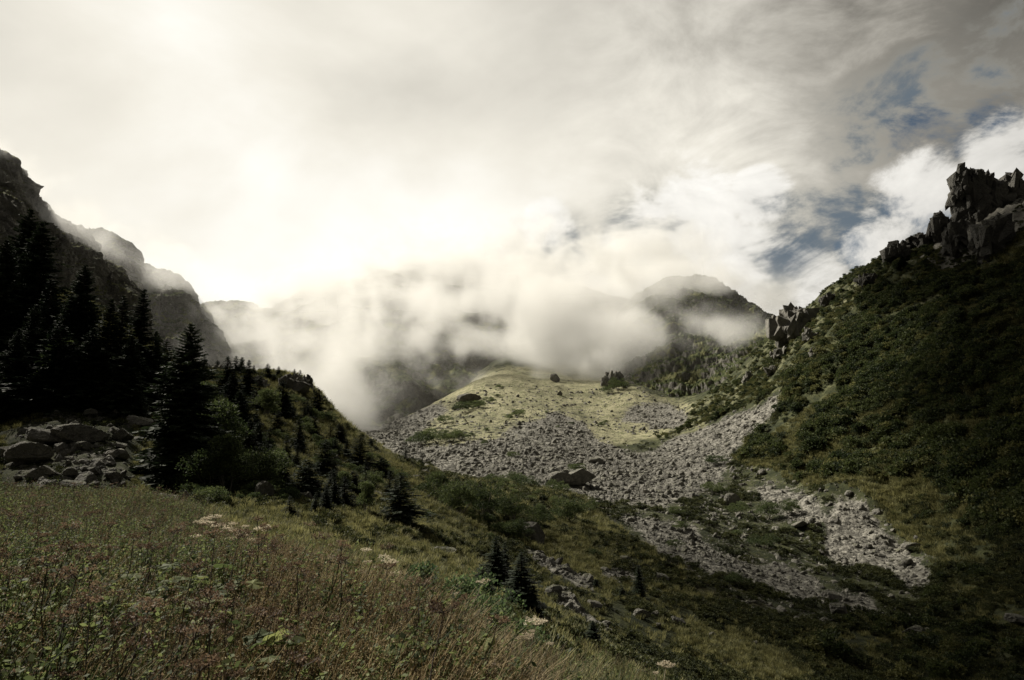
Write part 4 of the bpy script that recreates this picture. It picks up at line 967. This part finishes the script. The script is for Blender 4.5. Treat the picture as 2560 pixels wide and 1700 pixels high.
for a in [
 (1105,1262,1200,'alder bush at the left end of the belt by the scree',gC,2,1.2),
 (1150,1290,1205,'big rounded alder in the left half of the belt',gC,0,1.1),
 (1210,1300,1215,'wide feathery alder in the middle of the belt',gC,0,1.25),
 (1280,1310,1235,'alder trailing down from the middle of the belt',gC,0,1.1),
 (1340,1320,1270,'low alder at the lower end of the trailing row',gC,2,1.1),
 (1240,1215,1186,'dark alder bush touching the scree',gC,2,1.3),
 (1310,1222,1188,'dark alder bush touching the scree left of the huge boulder',gC,2,1.3),
 (1290,1210,1180,'dark flat alder between the two bushes at the scree edge',gC,2,1.2),
 (1392,1235,1200,'rounded bush just left below the huge boulder',gC,2,1.1),
 (1330,1258,1240,'small bush in the grass below the scree edge bushes',gC,4,1.1),
 (1395,1268,1240,'small feathery bush above the wide one on the green slope',gC,2,1.0),
 (1422,1310,1248,'wide feathery bush alone on the green slope',gC,0,1.3),
 (1470,1285,1250,'bush at the edge between green slope and scree',gC,2,1.0),
 (1300,1358,1300,'round bush beside the big upright grey boulder',gC,0,1.0),
 (1110,1270,1240,'small dark bush under the left end of the belt',gC,2,1.1),
 (1180,1225,1200,'feathery alder behind the belt by the scree',gC,0,1.2),
 (1255,1345,1310,'low bush downhill of the trailing row',gC,4,1.2),
 (1480,1400,1375,'dark low bush on the green slope below the round bush',gC,4,1.3),
 (1690,1372,1350,'dark bush on the rim of the valley floor',gC,4,1.1),
 (1700,1330,1305,'dark round bush on the stones of the valley floor',gC,4,1.0),
 (1690,1290,1268,'small bush on the valley floor stones below the scree',gC,4,1.0),
 (1845,1290,1255,'dark bush beside the pale block at the right',gC,2,1.1),
 (1845,1345,1325,'black bush standing alone among the stones',gC,4,1.0),
 (1920,1300,1255,'wide dark bush between the stone runs at the right',gC,0,1.3),
 (1980,1290,1250,'second wide dark bush between the stone runs at the right',gC,0,1.2),
 (1910,1370,1335,'flat dark bush below the two wide ones',gC,2,1.4),
 (1840,1465,1430,'dark brownish bush on the red-brown heath',gC,2,1.1),
 (1785,1235,1205,'low green bush at the edge of the right-hand slope',gC,2,1.3),
 (1790,1165,1140,'dark bush at the upper rim of the valley stones',gC,4,1.3),
 (1440,1182,1160,'flat dark shrubs growing on the huge boulder',gC,4,1.5),
]: plant('alder_bush', *a, parts=('foliage', 'stem'), dmin=30)
gG = 'bushes on the grassy fan'
for a in [
 (1050,1115,1080,'left part of the long hedge-like bush at the foot of the fan',gG,2,1.3),
 (1090,1110,1072,'middle of the long hedge-like bush at the foot of the fan',gG,2,1.3),
 (1130,1108,1075,'right part of the long hedge-like bush at the foot of the fan',gG,2,1.2),
 (1150,1100,1078,'small bush at the right end of the hedge-like bush',gG,4,1.1),
 (1175,1098,1082,'round bush just right of the hedge-like bush',gG,4,1.0),
 (1112,1060,1040,'oval bush left of the middle of the fan',gG,4,1.3),
 (1165,1030,1006,'lower left bush of the row climbing the fan rim',gG,4,1.4),
 (1190,1022,1002,'second bush of the row climbing the fan rim',gG,4,1.3),
 (1222,1008,994,'third bush of the row climbing the fan rim',gG,4,1.3),
 (1242,996,985,'topmost bush of the row climbing the fan rim',gG,4,1.4),
 (1272,1052,1036,'left half of the double bush in the middle of the fan',gG,4,1.0),
 (1296,1042,1024,'right half of the double bush in the middle of the fan',gG,4,1.5),
 (1250,972,962,'tiny bush near the top of the fan',gG,4,1.2),
 (1218,1082,1070,'small round bush above the scree foot',gG,4,1.0),
 (1210,1112,1100,'faint small bush on the stones at the fan foot',gG,4,1.0),
 (1282,1146,1130,'dark bush alone low on the scree',gG,4,1.2),
 (1427,1066,1055,'small bush right of the double bush on the fan',gG,4,1.3),
 (1505,1068,1056,'small dark bush at the right side of the fan',gG,4,1.0),
 (1514,1060,1050,'dark bush just above the one at the right side of the fan',gG,4,0.9),
 (1368,1034,1027,'tiny dark bush between the double bush and the right ones',gG,4,1.0),
 (1450,1035,1028,'tiny flat bush on the right of the fan',gG,4,1.4),
 (1545,975,945,'leafy bush on top of the shrubby rock knob at the right rim of the fan',gG,2,1.0),
 (1520,985,962,'bush at the left foot of the shrubby rock knob',gG,2,1.0),
 (1394,1070,1064,'tiny bush on the top edge of the central scree',gG,4,1.2),
]: plant('alder_bush', *a, parts=('foliage', 'stem'), dmin=180)
print('bushes', round(time.time() - T0, 1))
# ------------------------------------------------------------------ the flowering meadow in front
MEAD = poly(GPX, GPY, [(-400,1250),(0,1250),(300,1272),(450,1305),(600,1410),(700,1465),(820,1530),(950,1620),(1080,1720),(1180,1830),(1250,1950),(1250,2600),(-600,2600),(-600,1250)]) * (GY < 40) * (GY > 1.6)
MEAD = np.maximum(MEAD, ((GY < 4.0) & (GY > 1.6) & (GPX < 1000)) * 1.0)
NM1 = fbm(GX / 1.6, GY / 1.6, 0 * GX + 20, 4); NM2 = fbm(GX / 1.1 + 30, GY / 1.1, 0 * GX + 20, 4)
wind = (0.16, 0.03)
def plumed(seed):
    A_ = tuft(34, 0.60, 0.14, 0.0034, seed, 0.55, 0.8, wind); r = np.random.default_rng(seed)
    for q in range(6):      # flowering stems with drooping plumes
        h = 0.55 + 0.35 * r.random(); az = r.uniform(0, 6.283); lx, ly = 0.12 + 0.22 * math.cos(az) * r.random(), 0.22 * math.sin(az) * r.random(); t = np.linspace(0, 1, 6)[:, None]
        b = np.array([r.normal() * 0.07, r.normal() * 0.07, 0]); pts = b + np.concatenate([lx * t ** 2, ly * t ** 2, h * (t - 0.10 * t ** 3)], 1)
        A_.tube(pts, 0.0014, 3); n = 20; u = 0.66 + 0.34 * r.random(n); c = np.stack([np.interp(u, t[:, 0], pts[:, k]) for k in range(3)], 1) + r.normal(size=(n, 3)) * 0.006
        dv = unit(r.normal(size=(n, 3)) * 0.5 + [0.5 * math.cos(az), 0.5 * math.sin(az), 0.5]); l = 0.010 + 0.010 * r.random(n); A_.kites(c, c + dv * l[:, None], unit(np.cross(dv, r.normal(size=(n, 3)))) * (l * 0.13)[:, None])
    return A_
c_st = proto_col('straw_tuft', [(plumed(430 + k).mesh('straw_tuft'), M['straw']) for k in range(5)])
c_gr = proto_col('grass_tuft', [(tuft(40, 0.45, 0.14, 0.0045, 440 + k, 0.45, 0.8, wind).mesh('grass_tuft'), M['grass']) for k in range(3)])
def stem_pts(r, h, lean):
    t = np.linspace(0, 1, 6)[:, None]; return np.concatenate([lean[0] * h * t ** 1.6, lean[1] * h * t ** 1.6, h * t], 1) + r.normal(size=(6, 3)) * 0.008 * h * t
def stalk_plant(seed):     # thin dry stem with a loose brown seed spike
    r = np.random.default_rng(seed); S_ = Acc(); L_ = Acc()
    for q in range(4):
        h = 0.5 + 0.5 * r.random(); b = np.array([r.normal() * 0.06, r.normal() * 0.06, 0]); pts = stem_pts(r, h, (0.15 + r.normal() * 0.12, r.normal() * 0.12)) + b
        S_.tube(pts, np.linspace(0.0035, 0.0012, 6), 3)
        n = 22; t = 0.55 + 0.45 * r.random(n); c = np.stack([np.interp(t, np.linspace(0, 1, 6), pts[:, k]) for k in range(3)], 1) + r.normal(size=(n, 3)) * [0.022, 0.022, 0.008]
        dv = unit(r.normal(size=(n, 3)) + [0.2, 0, 0.5]); l = 0.009 + 0.010 * r.random(n); L_.kites(c, c + dv * l[:, None], unit(np.cross(dv, r.normal(size=(n, 3)))) * (l * 0.3)[:, None])
    V = S_.V + L_.V; me = Acc(); me.V = S_.V + L_.V
    m_ = mesh_np('seed_stalk', np.concatenate(me.V), [np.concatenate(S_.F[4] + [f + S_.n for f in L_.F[4]])], False)
    m_.materials.append(M['stalk']); m_.materials.append(M['seed']); k = sum(len(f) for f in S_.F[4])
    ix = np.ones(len(m_.polygons), np.int32); ix[:k] = 0; m_.polygons.foreach_set('material_index', ix); return m_
c_sk = proto_col('seed_stalk', [(stalk_plant(450 + k), None) for k in range(4)])
def herb(seed, n=95, h=0.55, leaf=0.030, spread=0.16):
    r = np.random.default_rng(seed); A_ = Acc()
    for q in range(5):
        pts = stem_pts(r, h * (0.7 + 0.5 * r.random()), (r.normal() * 0.3, r.normal() * 0.3)); A_.tube(pts, 0.002, 3); m = n // 5
        t = 0.25 + 0.75 * r.random(m); c = np.stack([np.interp(t, np.linspace(0, 1, 6), pts[:, k]) for k in range(3)], 1)
        az = r.uniform(0, 6.283, m); dv = unit(np.stack([np.cos(az), np.sin(az), 0.1 + 0.5 * r.normal(size=m)], 1)); l = leaf * (0.6 + 0.8 * r.random(m))
        A_.kites(c, c + dv * l[:, None], unit(np.cross(dv, r.normal(size=(m, 3)) * 0.4 + [0, 0, 1])) * (l * 0.3)[:, None])
    return A_.mesh('herb')
c_hb = proto_col('herb', [(herb(460 + k), M['herb']) for k in range(4)])
def broadleaf(seed, n=11, h=0.60, size=0.11):
    """hogweed-like foliage: big lobed leaves on stalks"""
    r = np.random.default_rng(seed); A_ = Acc()
    for q in range(n):
        az = r.uniform(0, 6.283); rr = 0.05 + 0.20 * r.random(); top = np.array([math.cos(az) * rr, math.sin(az) * rr, h * (0.5 + 0.6 * r.random())])
        t = np.linspace(0, 1, 5)[:, None]; A_.tube(top * t ** [1.4] * [1, 1, 1], 0.0025, 3)
        s = size * (0.7 + 0.6 * r.random()); a2 = az + r.normal() * 0.5; ex = np.array([math.cos(a2), math.sin(a2), -0.15 + 0.3 * r.normal()]); ex /= np.linalg.norm(ex); ey = np.cross([0.2 * r.normal(), 0.2 * r.normal(), 1], ex); ey /= np.linalg.norm(ey); ez = np.cross(ex, ey)
        m = 21; th = np.linspace(-2.8, 2.8, m); rad = s * (0.80 + 0.16 * np.abs(np.cos(th * 2.5)) + 0.06 * np.cos(th * 9)) 
        ed = top + ex * s * 0.35 + (np.cos(th) * rad)[:, None] * ex + (np.sin(th) * rad)[:, None] * ey + (0.22 * rad * np.cos(th * 5))[:, None] * ez * 0.5 - ez * 0.12 * s
        V = np.concatenate([[top + ex * 0.1 * s + ez * 0.05 * s], ed]); A_.add(V, np.stack([np.zeros(m - 1, int), np.arange(1, m), np.arange(2, m + 1)], 1))
    return A_.mesh('broad_leaves')
c_bl = proto_col('broad_leaves', [(broadleaf(470 + k), M['broad']) for k in range(4)])
def flathead(seed):       # short brown umbels seen all over the meadow
    r = np.random.default_rng(seed); S_ = Acc(); L_ = Acc()
    h = 0.7 + 0.25 * r.random(); pts = stem_pts(r, h, (0.08 + r.normal() * 0.08, r.normal() * 0.08)); S_.tube(pts, np.linspace(0.005, 0.002, 6), 4); top = pts[-1]
    n = 16
    for q in range(n):
        az = r.uniform(0, 6.283); rr = 0.065 * math.sqrt(r.random()); e = top + [math.cos(az) * rr, math.sin(az) * rr, 0.03 + 0.008 * r.normal()]; S_.tube(np.array([top, (top + e) / 2 + [0, 0, -0.002], e]), 0.0009, 3)
        m = 9; c = e + r.normal(size=(m, 3)) * [0.009, 0.009, 0.003]; dv = unit(r.normal(size=(m, 3)) + [0, 0, 0.6]); L_.kites(c, c + dv * 0.011, unit(np.cross(dv, r.normal(size=(m, 3)))) * 0.0045)
    m_ = mesh_np('brown_umbel', np.concatenate(S_.V + L_.V), [np.concatenate(S_.F[4] + [f + S_.n for f in L_.F[4]])], False)
    m_.materials.append(M['stalk']); m_.materials.append(M['seed']); k = sum(len(f) for f in S_.F[4])
    ix = np.ones(len(m_.polygons), np.int32); ix[:k] = 0; m_.polygons.foreach_set('material_index', ix); return m_
c_fh = proto_col('brown_umbel', [(flathead(480 + k), None) for k in range(4)])
VW = ((GPX > -300) & (GPX < 2000) & (GPY < 2300))
NB = fbm(GX / 3.5, GY / 3.5, 0 * GX + 40, 3)
def put(name, W, n, col, smin, smax, mats, tilt=0.12, far=1.0, dp=1.15):
    pts, i, j = sample(W * MEAD * VW, n, dp); s = smin + (smax - smin) * RNG.random(n)
    s = s * np.clip(1 + far * (pts[:, 1] - 10) / 40, 1, 1.6); rot = np.stack([RNG.normal(0, tilt, n), RNG.normal(0, tilt, n), RNG.normal(0, 0.9, n)], 1)
    scatter(name, pts - [0, 0, 0.02], col, s, mats=mats, rot=rot)
put('dry_grass', sstep(NM1 + 0.0010 * (GPX - 750), -0.35, 0.35) + 0.10, 13500, c_st, 0.42, 1.0, [M['straw']])
put('green_grass', sstep(-NM1, -0.3, 0.3) + 0.2, 13000, c_gr, 0.6, 1.3, [M['grass']])
put('seed_stalks', sstep(NB, -0.2, 0.3) * 0.6 + 0.10 + 0.9 * (GY > 11), 3000, c_sk, 0.45, 0.9, [M['stalk'], M['seed']])
put('leafy_herbs', sstep(NM2, -0.15, 0.25) + 0.12, 11000, c_hb, 0.6, 1.15, [M['herb']], 0.2)
put('broad_leaves', (sstep(NM2 - 0.2 * NB, 0.10, 0.35) + 0.02) * (GPX < 1250) * (GY < 16), 1500, c_bl, 0.45, 0.85, [M['broad']], 0.2, 0.3)
put('brown_umbels', 0.3 + sstep(NB, 0, 0.3), 420, c_fh, 0.7, 1.1, [M['stalk'], M['seed']], 0.1, 0.4)
FRI = (MEAD < 0.5) * ((GY < 22) & (GY > 1.6) & (GPX < 2900)) * 1.0
for nm, n_, cc_, a_, b_, mt in (('fringe_grass', 5000, c_gr, 0.35, 0.75, M['grass']), ('fringe_straw', 2600, c_st, 0.35, 0.65, M['straw']), ('fringe_herbs', 3500, c_hb, 0.4, 0.8, M['herb'])):
    pts, i, j = sample(FRI, n_, 1.0); scatter(nm, pts - [0, 0, 0.02], cc_, a_ + (b_ - a_) * RNG.random(n_), mats=[mt])
print('meadow', round(time.time() - T0, 1))
# tall pale umbels that stand out one by one
def umbel(px, py, size_px, label, d, color='umbel', lean=(0.0, 0.0), side=0, h=None, group='tall pale umbel flowers of the meadow', flat=0.35):
    head = P(px, py, d); r = np.random.default_rng(int(px * 3 + py)); w = size_px * 1.12 * d / F_PX / 2
    bx = head.x - lean[0]; by = head.y - lean[1]; gz = float(ground_z(np.array([bx]), np.array([by]))[0]); base = Vector((bx, by, gz))
    H = head.z - gz
    e = bpy.data.objects.new('umbel_flower', None); COL.objects.link(e); e.location = base; e.empty_display_size = 0.1
    S_ = Acc(); L_ = Acc(); t = np.linspace(0, 1, 9)[:, None]; top = np.array([lean[0], lean[1], H])
    pts = top * np.concatenate([t ** 1.5, t ** 1.5, t], 1) + r.normal(size=(9, 3)) * 0.006 * t * (1 - t) * 4; S_.tube(pts, np.linspace(0.0075, 0.0035, 9) * max(0.8, d / 14), 6)
    heads = [(pts[-1], w)]
    for q in range(side):
        k = 5 + q % 3; az = r.uniform(0, 6.283); ee = pts[k] + np.array([math.cos(az) * w * 2.0, math.sin(az) * w, (0.9 + 0.5 * r.random()) * w * 2]); S_.tube(np.array([pts[k], (pts[k] * 0.45 + ee * 0.55) + [0, 0, -0.02], ee]), 0.0025 * max(0.8, d / 14), 4); heads.append((ee, w * (0.5 + 0.25 * r.random())))
    for c0, ww in heads:
        n = 26
        for q in range(n):
            az = 2.4 * q; rr = ww * math.sqrt((q + 0.5) / n); zt = ww * flat * (1.2 - 0.5 * (rr / ww) ** 2) + 0.05 * ww * r.normal(); ep = c0 + [math.cos(az) * rr, math.sin(az) * rr, zt]
            S_.tube(np.array([c0, (c0 + ep) / 2 - [0, 0, 0.05 * ww], ep]), 0.0011 * max(1, d / 10), 3)
            m = 18; c = ep + r.normal(size=(m, 3)) * [0.06 * ww, 0.06 * ww, 0.04 * ww] + [0, 0, 0.10 * ww * r.normal()]; dv = unit(r.normal(size=(m, 3)) + [0, 0, 0.8]); L_.kites(c, c + dv * 0.10 * ww, unit(np.cross(dv, r.normal(size=(m, 3)))) * 0.045 * ww)
    link('stem', S_.mesh('stem', True), M['palestalk'], e); link('flower_head', L_.mesh('flower_head'), M[color], e)
    return tag(e, label, 'flower', group)
UM = [
 (1208,1458,30,'pale umbel on a long bent stem that leans right over the leafy shrub',6.2,(0.24,0),1),
 (1341,1562,50,'flat white umbel like a plate, highest of the group at the bottom middle',5.2,(0.10,0),0),
 (1318,1598,40,'pale umbel close under the flat white plate-like one',5.0,(-0.03,0),0),
 (1330,1580,16,'small closed umbel between the plate-like one and the lower one',5.0,(0.03,0),0),
 (1375,1612,18,'small pale umbel tip on a thin stem right of the plate-like one',5.0,(0.22,0),0),
 (1666,1668,38,'open pale umbel alone near the bottom, right of the meadow',5.6,(0.10,0),0),
 (1640,1684,14,'closed little umbel beside the lonely open one near the bottom',5.5,(0.02,0),0),
 (972,1412,42,'large pale umbel at the meadow edge with side flowers',9.5,(0.15,0),2),
 (985,1440,34,'pale umbel just under the large one at the meadow edge',9.2,(0.12,0),1),
 (920,1408,20,'small bright umbel standing clear left of the large one',10,(0.05,0),0),
 (888,1434,30,'flat faded umbel left of the small bright one',9.5,(0.05,0),0),
 (658,1326,36,'bright round-topped umbel at the right end of the white row',15,(0.12,0),0),
 (632,1356,30,'dull umbel below the right end of the white row',14,(0.10,0),0),
 (538,1296,28,'flat umbel raised above the left end of the white row',18,(0.0,0),0),
 (500,1308,26,'leftmost white umbel of the white row',17,(0.05,0),0),
 (520,1312,30,'second umbel from the left in the white row',16.5,(0.05,0),1),
 (545,1318,30,'third umbel from the left in the white row',16,(0.05,0),1),
 (568,1326,28,'middle umbel of the white row',16,(0.07,0),0),
 (588,1332,28,'third umbel from the right in the white row',15.5,(0.07,0),1),
 (606,1342,26,'second umbel from the right in the white row',15,(0.07,0),0),
 (583,1312,20,'small umbel peeping above the middle of the white row',16,(0.05,0),0),
 (575,1352,30,'dimmer umbel in the second line under the white row',14.5,(0.05,0),0),
 (490,1345,26,'faded umbel in the grass under the left end of the white row',13,(0.03,0),0),
 (452,1320,24,'faint umbel left of the white row',17,(0.03,0),0),
 (610,1370,26,'pinkish umbel low under the right end of the white row',12,(0.05,0),0),
]
for px, py, s, lb, d, ln, sd in UM: umbel(px, py, s, lb, d, 'umbel', ln, sd)
for px, py, s, lb, d, ln in [
 (195,1372,34,'brown flat umbel at the left of the meadow',8.0,(0.03,0)),
 (158,1356,26,'faded umbel just left above the brown flat one',9.0,(0.03,0)),
 (415,1360,24,'dark brown umbel on a black stem in the middle of the meadow',8.5,(0.10,0)),
 (420,1392,28,'tan umbel below the dark brown one',7.5,(0.02,0)),
 (395,1375,30,'wide dull umbel left of the dark brown one',9.5,(0.02,0)),
 (700,1385,34,'reddish faded umbel in the brown stalks at the meadow edge',9.0,(0.05,0)),
 (755,1412,22,'small tan umbel beside the mossy boulder',10,(0.02,0)),
 (395,1525,24,'tan umbel low in front of the broad leaves',5.2,(0.0,0)),
 (250,1330,30,'pinkish flat umbel at the top left of the meadow',14,(0.0,0)),
]: umbel(px, py, s, lb, d, 'seed', ln, 0, group='brown umbel flowers of the meadow', flat=0.2)
BLT = [broadleaf(490 + k, 24, 0.72, 0.070) for k in range(3)]
for me in BLT: me.materials.append(M['broad'])
for px, py, d, sc_, lb in [
 (455,1500,5.0,1.25,'bright green broad-leaved plant, upper of the pair in the middle of the meadow'),
 (520,1545,4.6,1.2,'bright green broad-leaved plant, lower right of the pair in the middle of the meadow'),
 (125,1500,5.4,1.0,'broad-leaved plant at the left of the meadow in the dark grass'),
 (395,1580,4.3,0.7,'yellow-green broad-leaved plant low in the meadow under the bright pair'),
 (185,1455,6.5,0.9,'small broad-leaved plant behind the left one in the dark grass'),
 (555,1620,4.0,0.7,'small green plant with round leaves in the straw'),
 (755,1480,8.5,1.1,'green leafy plant in front of the mossy boulder'),
 (660,1700,3.4,0.9,'pale green leaves at the bottom edge of the picture'),
 (990,1690,3.8,0.9,'green leafy clump at the bottom edge below the feathery shrub'),
 (310,1560,4.4,0.8,'half-yellow broad-leaved plant at the lower left of the meadow'),
]:
    q = P(px, py, d); gz = float(ground_z(np.array([q.x]), np.array([q.y]))[0])
    o = bpy.data.objects.new('broad_leaved_plant', BLT[px % 3]); COL.objects.link(o); o.location = (q.x, q.y, min(gz, q.z) if q.z - gz < 0.2 else max(gz, q.z - 0.5 * sc_)); o.location.z = gz - 0.02
    sz_ = max(0.7, min(1.5, (q.z - gz) / 0.55)); o.scale = (sc_, sc_, sz_); o.rotation_euler = (0, 0, px * 0.7)
    tag(o, lb, 'plant', 'broad-leaved plants in the meadow')
# the leafy shrub at the right edge of the meadow and its neighbours
RW = []
for k, (H, W_, n) in enumerate([(1.8, 1.7, 3600), (1.5, 1.8, 3200), (1.2, 1.8, 2600)]):
    a, b = bush_meshes(H, W_, n, 0.075, 270 + k, 16, 0.1, 10, 'cone' if k == 0 else 'dome'); a.materials.append(M['rowan']); b.materials.append(M['palebark']); RW.append((a, b, H))
for px, top, d, var, wd, lb in [
 (1050,1400,8.5,0,1.0,'feathery green shrub right of the pale umbels at the meadow edge'),
 (1175,1440,8.8,1,1.0,'right half of the feathery shrub behind the bent umbel'),
 (925,1450,9.0,2,1.0,'low leafy shrub under the large pale umbel'),
 (1245,1500,8.2,2,0.9,'spreading leafy shrub at the right end of the meadow'),
 (1105,1500,7.0,2,0.9,'leafy shrub in front of the feathery one with small bright leaves'),
]:
    q = P(px, top, d); gz = float(ground_z(np.array([q.x]), np.array([q.y]))[0]); a, b, H = RW[var]; sc_ = (q.z - gz) / H
    e = bpy.data.objects.new('leafy_shrub', None); COL.objects.link(e); e.location = (q.x, q.y, gz); e.scale = (min(sc_, 1.1) * wd, min(sc_, 1.1) * wd, sc_); e.empty_display_size = 0.3
    for me, nm in ((a, 'foliage'), (b, 'stem')):
        o = bpy.data.objects.new(nm, me); COL.objects.link(o); o.parent = e
    tag(e, lb, 'shrub', 'leafy shrubs at the meadow edge')
print('near', round(time.time() - T0, 1))


# ------------------------------------------------------------------ mist banks and air
MIST = [ # photo x, y, distance, half width px, half height px, half depth m, strength
 (330,700,520,70,45,60,0.5),(440,680,560,80,55,60,1.0),(455,760,600,80,50,50,1.0),(20,420,352,60,50,40,1.4),(140,555,368,130,70,40,1.0),(235,640,400,130,80,45,0.8),(235,600,480,60,35,60,0.7),
 (640,850,640,150,110,120,0.85),(600,930,520,110,60,70,0.6),(480,880,520,90,60,60,0.45),(820,860,520,130,130,90,1.2),(880,960,420,120,100,60,1.4),(900,1020,380,100,55,45,1.2),(740,930,470,90,90,60,0.8),
 (1000,800,760,240,90,110,1.1),(1130,790,560,120,70,80,0.8),(1200,750,700,250,60,100,1.0),(850,760,780,200,70,110,1.0),(1030,880,520,80,90,50,0.75),(1110,930,500,110,50,45,0.55),(960,780,620,160,90,80,0.7),(1620,850,500,90,75,45,0.7),(1620,770,600,110,70,50,0.8),
 (1230,860,560,170,55,60,0.65),(1400,800,600,150,100,90,1.15),(1470,860,580,150,60,70,0.7),(1430,920,500,150,40,45,0.55),(1330,760,620,150,80,80,1.3),(1540,860,520,110,90,55,1.3),(1500,760,620,120,90,80,1.3),
 (1540,920,480,90,60,40,0.5),(1640,740,560,100,80,60,0.9),(1700,800,500,130,40,40,0.8),(1830,800,470,110,50,35,1.25),(1900,830,455,70,35,30,1.0),(1740,700,600,120,40,60,0.8),(1700,855,480,110,28,35,0.7),
 (1350,885,570,230,45,65,1.4),(0,400,356,110,60,40,1.6),(1250,660,800,420,70,150,0.9),(1600,650,750,200,70,110,1.1),(1850,740,700,120,60,90,0.7),
 (690,755,830,110,45,60,0.9),(800,735,860,150,60,80,1.2),(980,695,880,200,60,80,1.4),(1180,690,880,200,60,80,1.3),(1640,715,600,100,55,60,1.1),(1740,720,600,70,30,50,0.6),(1000,850,560,260,60,60,0.6),
]
MLO, MHI = Vector((-460, 325, -10)), Vector((440, 960, 330))
def bank(name, blobs, MLO, MHI, res, dens, wscale, wamp, nscale, namp, label, aniso=0.25, base=0.0):
    ng = bpy.data.node_groups.new(name + '_field', 'GeometryNodeTree')
    ng.interface.new_socket('Geometry', in_out='OUTPUT', socket_type='NodeSocketGeometry')
    N = NT(ng); out = N.n('NodeGroupOutput'); pos = N.n('GeometryNodeInputPosition').outputs[0]
    warp = N.n('ShaderNodeTexNoise', i_Scale=wscale, i_Detail=3.0); N.put(pos, warp.inputs['Vector'])
    wp = N.vm('ADD', pos, N.vm('SCALE', N.vm('SUBTRACT', warp.outputs[1], (0.5, 0.5, 0.5)), wamp))
    tot = None
    for c, rad, w in blobs:
        q = N.vm('DIVIDE', N.vm('SUBTRACT', wp, tuple(c)), rad)
        r = N.vm('LENGTH', q); g = N.m('MULTIPLY', N.m('SUBTRACT', 1.0, r, clamp=True), w)
        tot = g if tot is None else N.m('ADD', tot, g)
    n = N.noise(N.vm('MULTIPLY', wp, (1.0, 0.8, 0.75)), nscale, 8, 0.62, 0.4)
    dn = N.m('MULTIPLY', N.rng(N.m('ADD', N.m('MINIMUM', tot, 1.1), N.m('MULTIPLY', N.m('SUBTRACT', n, 0.5), namp)), 0.18, 1.25), dens)
    dn = N.m('MULTIPLY', dn, N.rng(tot, 0.0, 0.30))
    dn = N.m('ADD', dn, base)
    vc = N.n('GeometryNodeVolumeCube'); N.put(dn, vc.inputs['Density'])
    vc.inputs['Min'].default_value = MLO; vc.inputs['Max'].default_value = MHI
    for k, s in enumerate('XYZ'): vc.inputs['Resolution ' + s].default_value = int((MHI[k] - MLO[k]) / res)
    m_, NM = new_mat('drifting_' + name); o_ = NM.n('ShaderNodeOutputMaterial'); pv = NM.n('ShaderNodeVolumePrincipled')
    pv.inputs['Color'].default_value = (1, 1, 0.99, 1); pv.inputs['Density'].default_value = 1.0; pv.inputs['Anisotropy'].default_value = aniso
    NM.t.links.new(pv.outputs[0], o_.inputs['Volume']); m_.cycles.volume_sampling = 'MULTIPLE_IMPORTANCE'
    sm = N.n('GeometryNodeSetMaterial'); sm.inputs['Material'].default_value = m_
    N.t.links.new(vc.outputs[0], sm.inputs[0]); N.t.links.new(sm.outputs[0], out.inputs[0])
    me = mesh_np(name, [(0, 500, 50), (1, 500, 50), (0, 501, 50)], [[(0, 1, 2)]])
    o = link(name, me, m_); md = o.modifiers.new(name, 'NODES'); md.node_group = ng
    tag(o, label, name, kind='stuff')
bank('mist', [(P(px, py, d), (hw * d / F_PX * 1.25, hd * 1.2, hh * d / F_PX * 1.25), w) for px, py, d, hw, hh, hd, w in MIST], MLO, MHI, 3.4, 0.026, 0.018, 60.0, 0.030, 5.4,
     'pale mist drifting over the cirque and across the mountains', base=0.00030)
# unseen volume added above the view to shade left wood, near slope, right side
def up(x, y, z, rx, ry, w, t=1000): return (Vector((x, y, z)) + SUN_DIR * t, (rx, ry, 55), w)
SHADE_CLOUD = [up(90, 80, -10, 90, 75, 1.6), up(165, 120, -5, 90, 80, 2.2), up(215, 190, 20, 55, 70, 2.0), up(40, 50, -15, 70, 45, 0.7), up(-80, 90, 10, 75, 90, 1.2), up(-25, 4, -2, 36, 26, 0.5)]
lo = Vector([min(c[k] - r[k] for c, r, w in SHADE_CLOUD) - 30 for k in range(3)]); hi_ = Vector([max(c[k] + r[k] for c, r, w in SHADE_CLOUD) + 30 for k in range(3)])
bank('shade_cloud', SHADE_CLOUD, lo, hi_, 9.0, 0.055, 0.006, 40.0, 0.010, 1.7, 'grey vapour added out of view to shade the near slopes', aniso=0.3)

print('script', round(time.time() - T0, 1))
